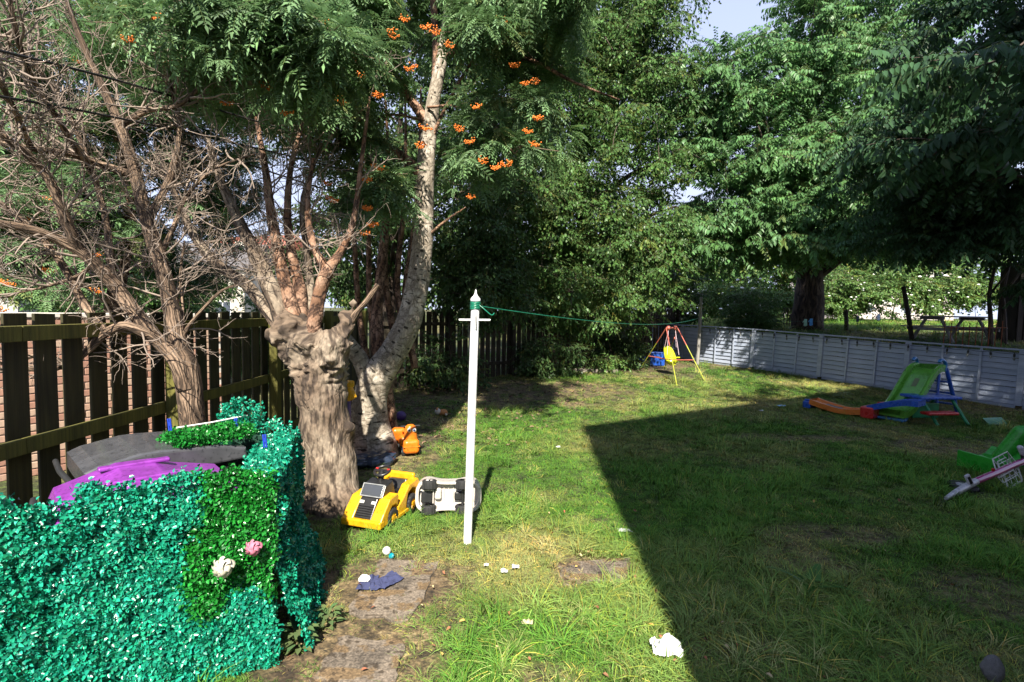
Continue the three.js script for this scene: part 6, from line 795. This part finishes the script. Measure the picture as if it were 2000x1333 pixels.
// ---------------------------------------------------------------- the neighbouring garden
{
  const greyW = std({ map: woodMap([0.34, 0.33, 0.33], [0.62, 0.61, 0.60], 0.8), bumpMap: woodBump, bumpScale: 0.004, roughness: 0.9 }), darkW = std({ map: woodMap([0.10, 0.08, 0.07], [0.24, 0.2, 0.16], 0.9), bumpMap: woodBump, bumpScale: 0.004, roughness: 0.9 });
  const p = at(1858, 655, 12.6), t = thing('picnic_table', 'weathered grey wooden picnic table in the neighbouring garden', 'table', V(p.x, hgt(p.x, 12.6), -12.6), 0.15); t.scale.setScalar(0.86);
  for (let k = 0; k < 5; k++) part('plank', box(1.7, 0.04, 0.135, 0, 0.72, (k - 2) * 0.145, 0.006), greyW, t); for (const s of [-1, 1]) { for (const q of [0, 1]) part('bench_plank', box(1.7, 0.04, 0.12, 0, 0.43, s * (0.62 + 0.13 * q), 0.006), greyW, t); for (const e of [-1, 1]) { part('leg', tube([V(e * 0.62, 0.7, s * 0.2), V(e * 0.62, 0, s * 0.62)], 0.04, 6), greyW, t); } } for (const e of [-1, 1]) { part('bench_bearer', box(0.06, 0.09, 1.5, e * 0.66, 0.37, 0, 0.006), greyW, t); part('top_bearer', box(0.06, 0.07, 0.7, e * 0.66, 0.665, 0, 0.006), greyW, t); }
  const post = (px, y0, y1, D, rad, l) => { const a = at(px, y0, D), b = at(px - (px > 1700 ? 18 : 0), y1, D); a.y = Math.min(a.y, hgt(a.x, D)) - 0.05; const o = part('fence_post', tube([a, a.clone().lerp(b, 0.5).add(V(0.01, 0, 0)), b].map((v) => v.clone().sub(a)), [rad, rad, rad * 0.9], 10, { rough: 0.08 }), darkW); o.position.copy(a); tag(o, l, 'post'); return b; };
  const pa = post(1653, 660, 606, 16, 0.06, 'short dark post in the neighbouring lawn beside the cherry trunk'); post(1783, 668, 560, 13, 0.055, 'tall leaning dark post beside the picnic table');
  const wireM = std({ color: lin(0.02, 0.1, 0.06), roughness: 0.6 }), A = at(1366, 622, 16.2), B = at(1640, 627, 15.2), C = at(1790, 622, 14.4); tag(part('washing_line', tube(smooth([A, A.clone().lerp(B, 0.5).add(V(0, -0.05, 0)), B, C], 30), 0.004, 5), wireM), 'thin dark washing line behind the grey fence with gloves on it', 'washing line');
  const glove = (px, py, D, c1, l, s = 1) => { const g = thing('garden_glove', l, 'glove', at(px, py, D), 0.2), m = std({ color: c1, roughness: 0.9 }); g.scale.setScalar(s); part('palm', box(0.09, 0.11, 0.02, 0, -0.05, 0, 0.01), m, g); [[-0.036, 0.07, -0.1], [-0.012, 0.085, -0.03], [0.013, 0.08, 0.04], [0.037, 0.065, 0.12]].forEach(([x, h, a]) => part('finger', rot(new THREE.CapsuleGeometry(0.0105, h, 4, 8).translate(0, -h / 2, 0), 0, 0, a).translate(x, -0.1, 0), m, g)); part('thumb', rot(new THREE.CapsuleGeometry(0.012, 0.05, 4, 8).translate(0, -0.03, 0), 0, 0, -0.7).translate(-0.045, -0.04, 0), m, g); };
  glove(1574, 624, 15.4, lin(0.35, 0.58, 0.45), 'pale green garden glove hanging in front of the cherry trunk', 1.1); glove(1585, 623, 15.38, lin(0.10, 0.35, 0.70), 'blue garden glove hanging in front of the cherry trunk', 1.1); glove(1717, 614, 14.8, lin(0.25, 0.36, 0.55), 'dusty blue glove pegged on the line between the dark posts', 1.0); glove(1676, 618, 15, lin(0.05, 0.06, 0.10), 'dark glove pegged on the line beside the short post', 0.9);
  const r = rng(61); // slim trunks and dark slatted shed side
  for (const [px, D, rad, l] of [[1936, 11.6, 0.055, 'slim dark trunk beside the timber shed'], [1962, 11.9, 0.06, 'slim dark trunk leaning against the timber shed side']]) { const a = at(px, 676, D), t2 = thing('slim_tree', l, 'tree', V(a.x, hgt(a.x, D), -D)); part('trunk', tube(smooth([V(0, -0.1, 0), V(-0.05, 0.6, 0), V(-0.12, 1.2, 0), V(0.02, 2.2, 0), V(0.1, 3.4, 0)], 16), rads([rad, rad * 0.8, rad * 0.6, rad * 0.3], 16), 9, { rough: 0.15 }), barkDark, t2); part('limb', tube(smooth([V(-0.1, 1.2, 0), V(0.15, 1.7, 0.1), V(0.3, 2.4, 0.1)], 8), rads([rad * 0.5, rad * 0.2], 8), 7), barkDark, t2); }
  const s = at(1992, 640, 12.4), sh = thing('timber_shed', 'dark vertical boarded timber shed side beyond the grey fence', 'shed', V(s.x, hgt(s.x, 12.4), -12.4), 0.0); for (let k = 0; k < 11; k++) part('board', box(0.13, 2.0, 0.022, k * 0.145, 1.0, 0.02 * (k % 2), 0.004), darkW, sh); part('side_wall', box(1.6, 1.95, 0.5, 0.75, 0.975, -0.29, 0.01), darkW, sh); part('roof', rot(box(1.75, 0.05, 0.8, 0, 0, 0, 0.01), 0.12, 0, 0).translate(0.75, 2.07, -0.25), darkW, sh);
  const rl = thing('railing', 'low dark metal railing beyond the bush in the neighbouring garden', 'railing', V(...at(1530, 655, 19).toArray()).setY(hgt(at(1530, 655, 19).x, 19))); for (let k = 0; k < 12; k++) part('bar', box(0.02, 0.7, 0.02, k * 0.11, 0.35, 0, 0), darkW, rl); for (const y of [0.1, 0.68]) part('rail', box(1.3, 0.03, 0.03, 0.6, y, 0.026, 0), darkW, rl);
  const tr = thing('trellis', 'rusty leaning wire and stick trellis in front of picnic table', 'trellis', G(9.75, 11.55), -0.25); const rust = std({ color: lin(0.22, 0.07, 0.03), roughness: 0.95 }); for (let k = 0; k < 10; k++) part('stick', tube([V(k * 0.12, 0, 0), V(k * 0.12 + 0.04 * (r() - 0.5), 0.5 + 0.15 * r(), 0)], 0.009, 5), rust, tr); part('rail', tube([V(-0.05, 0.45, 0.012), V(1.15, 0.48, 0.012)], 0.009, 5), rust, tr);
}
plantGrass();
renderer.render(scene, camera);
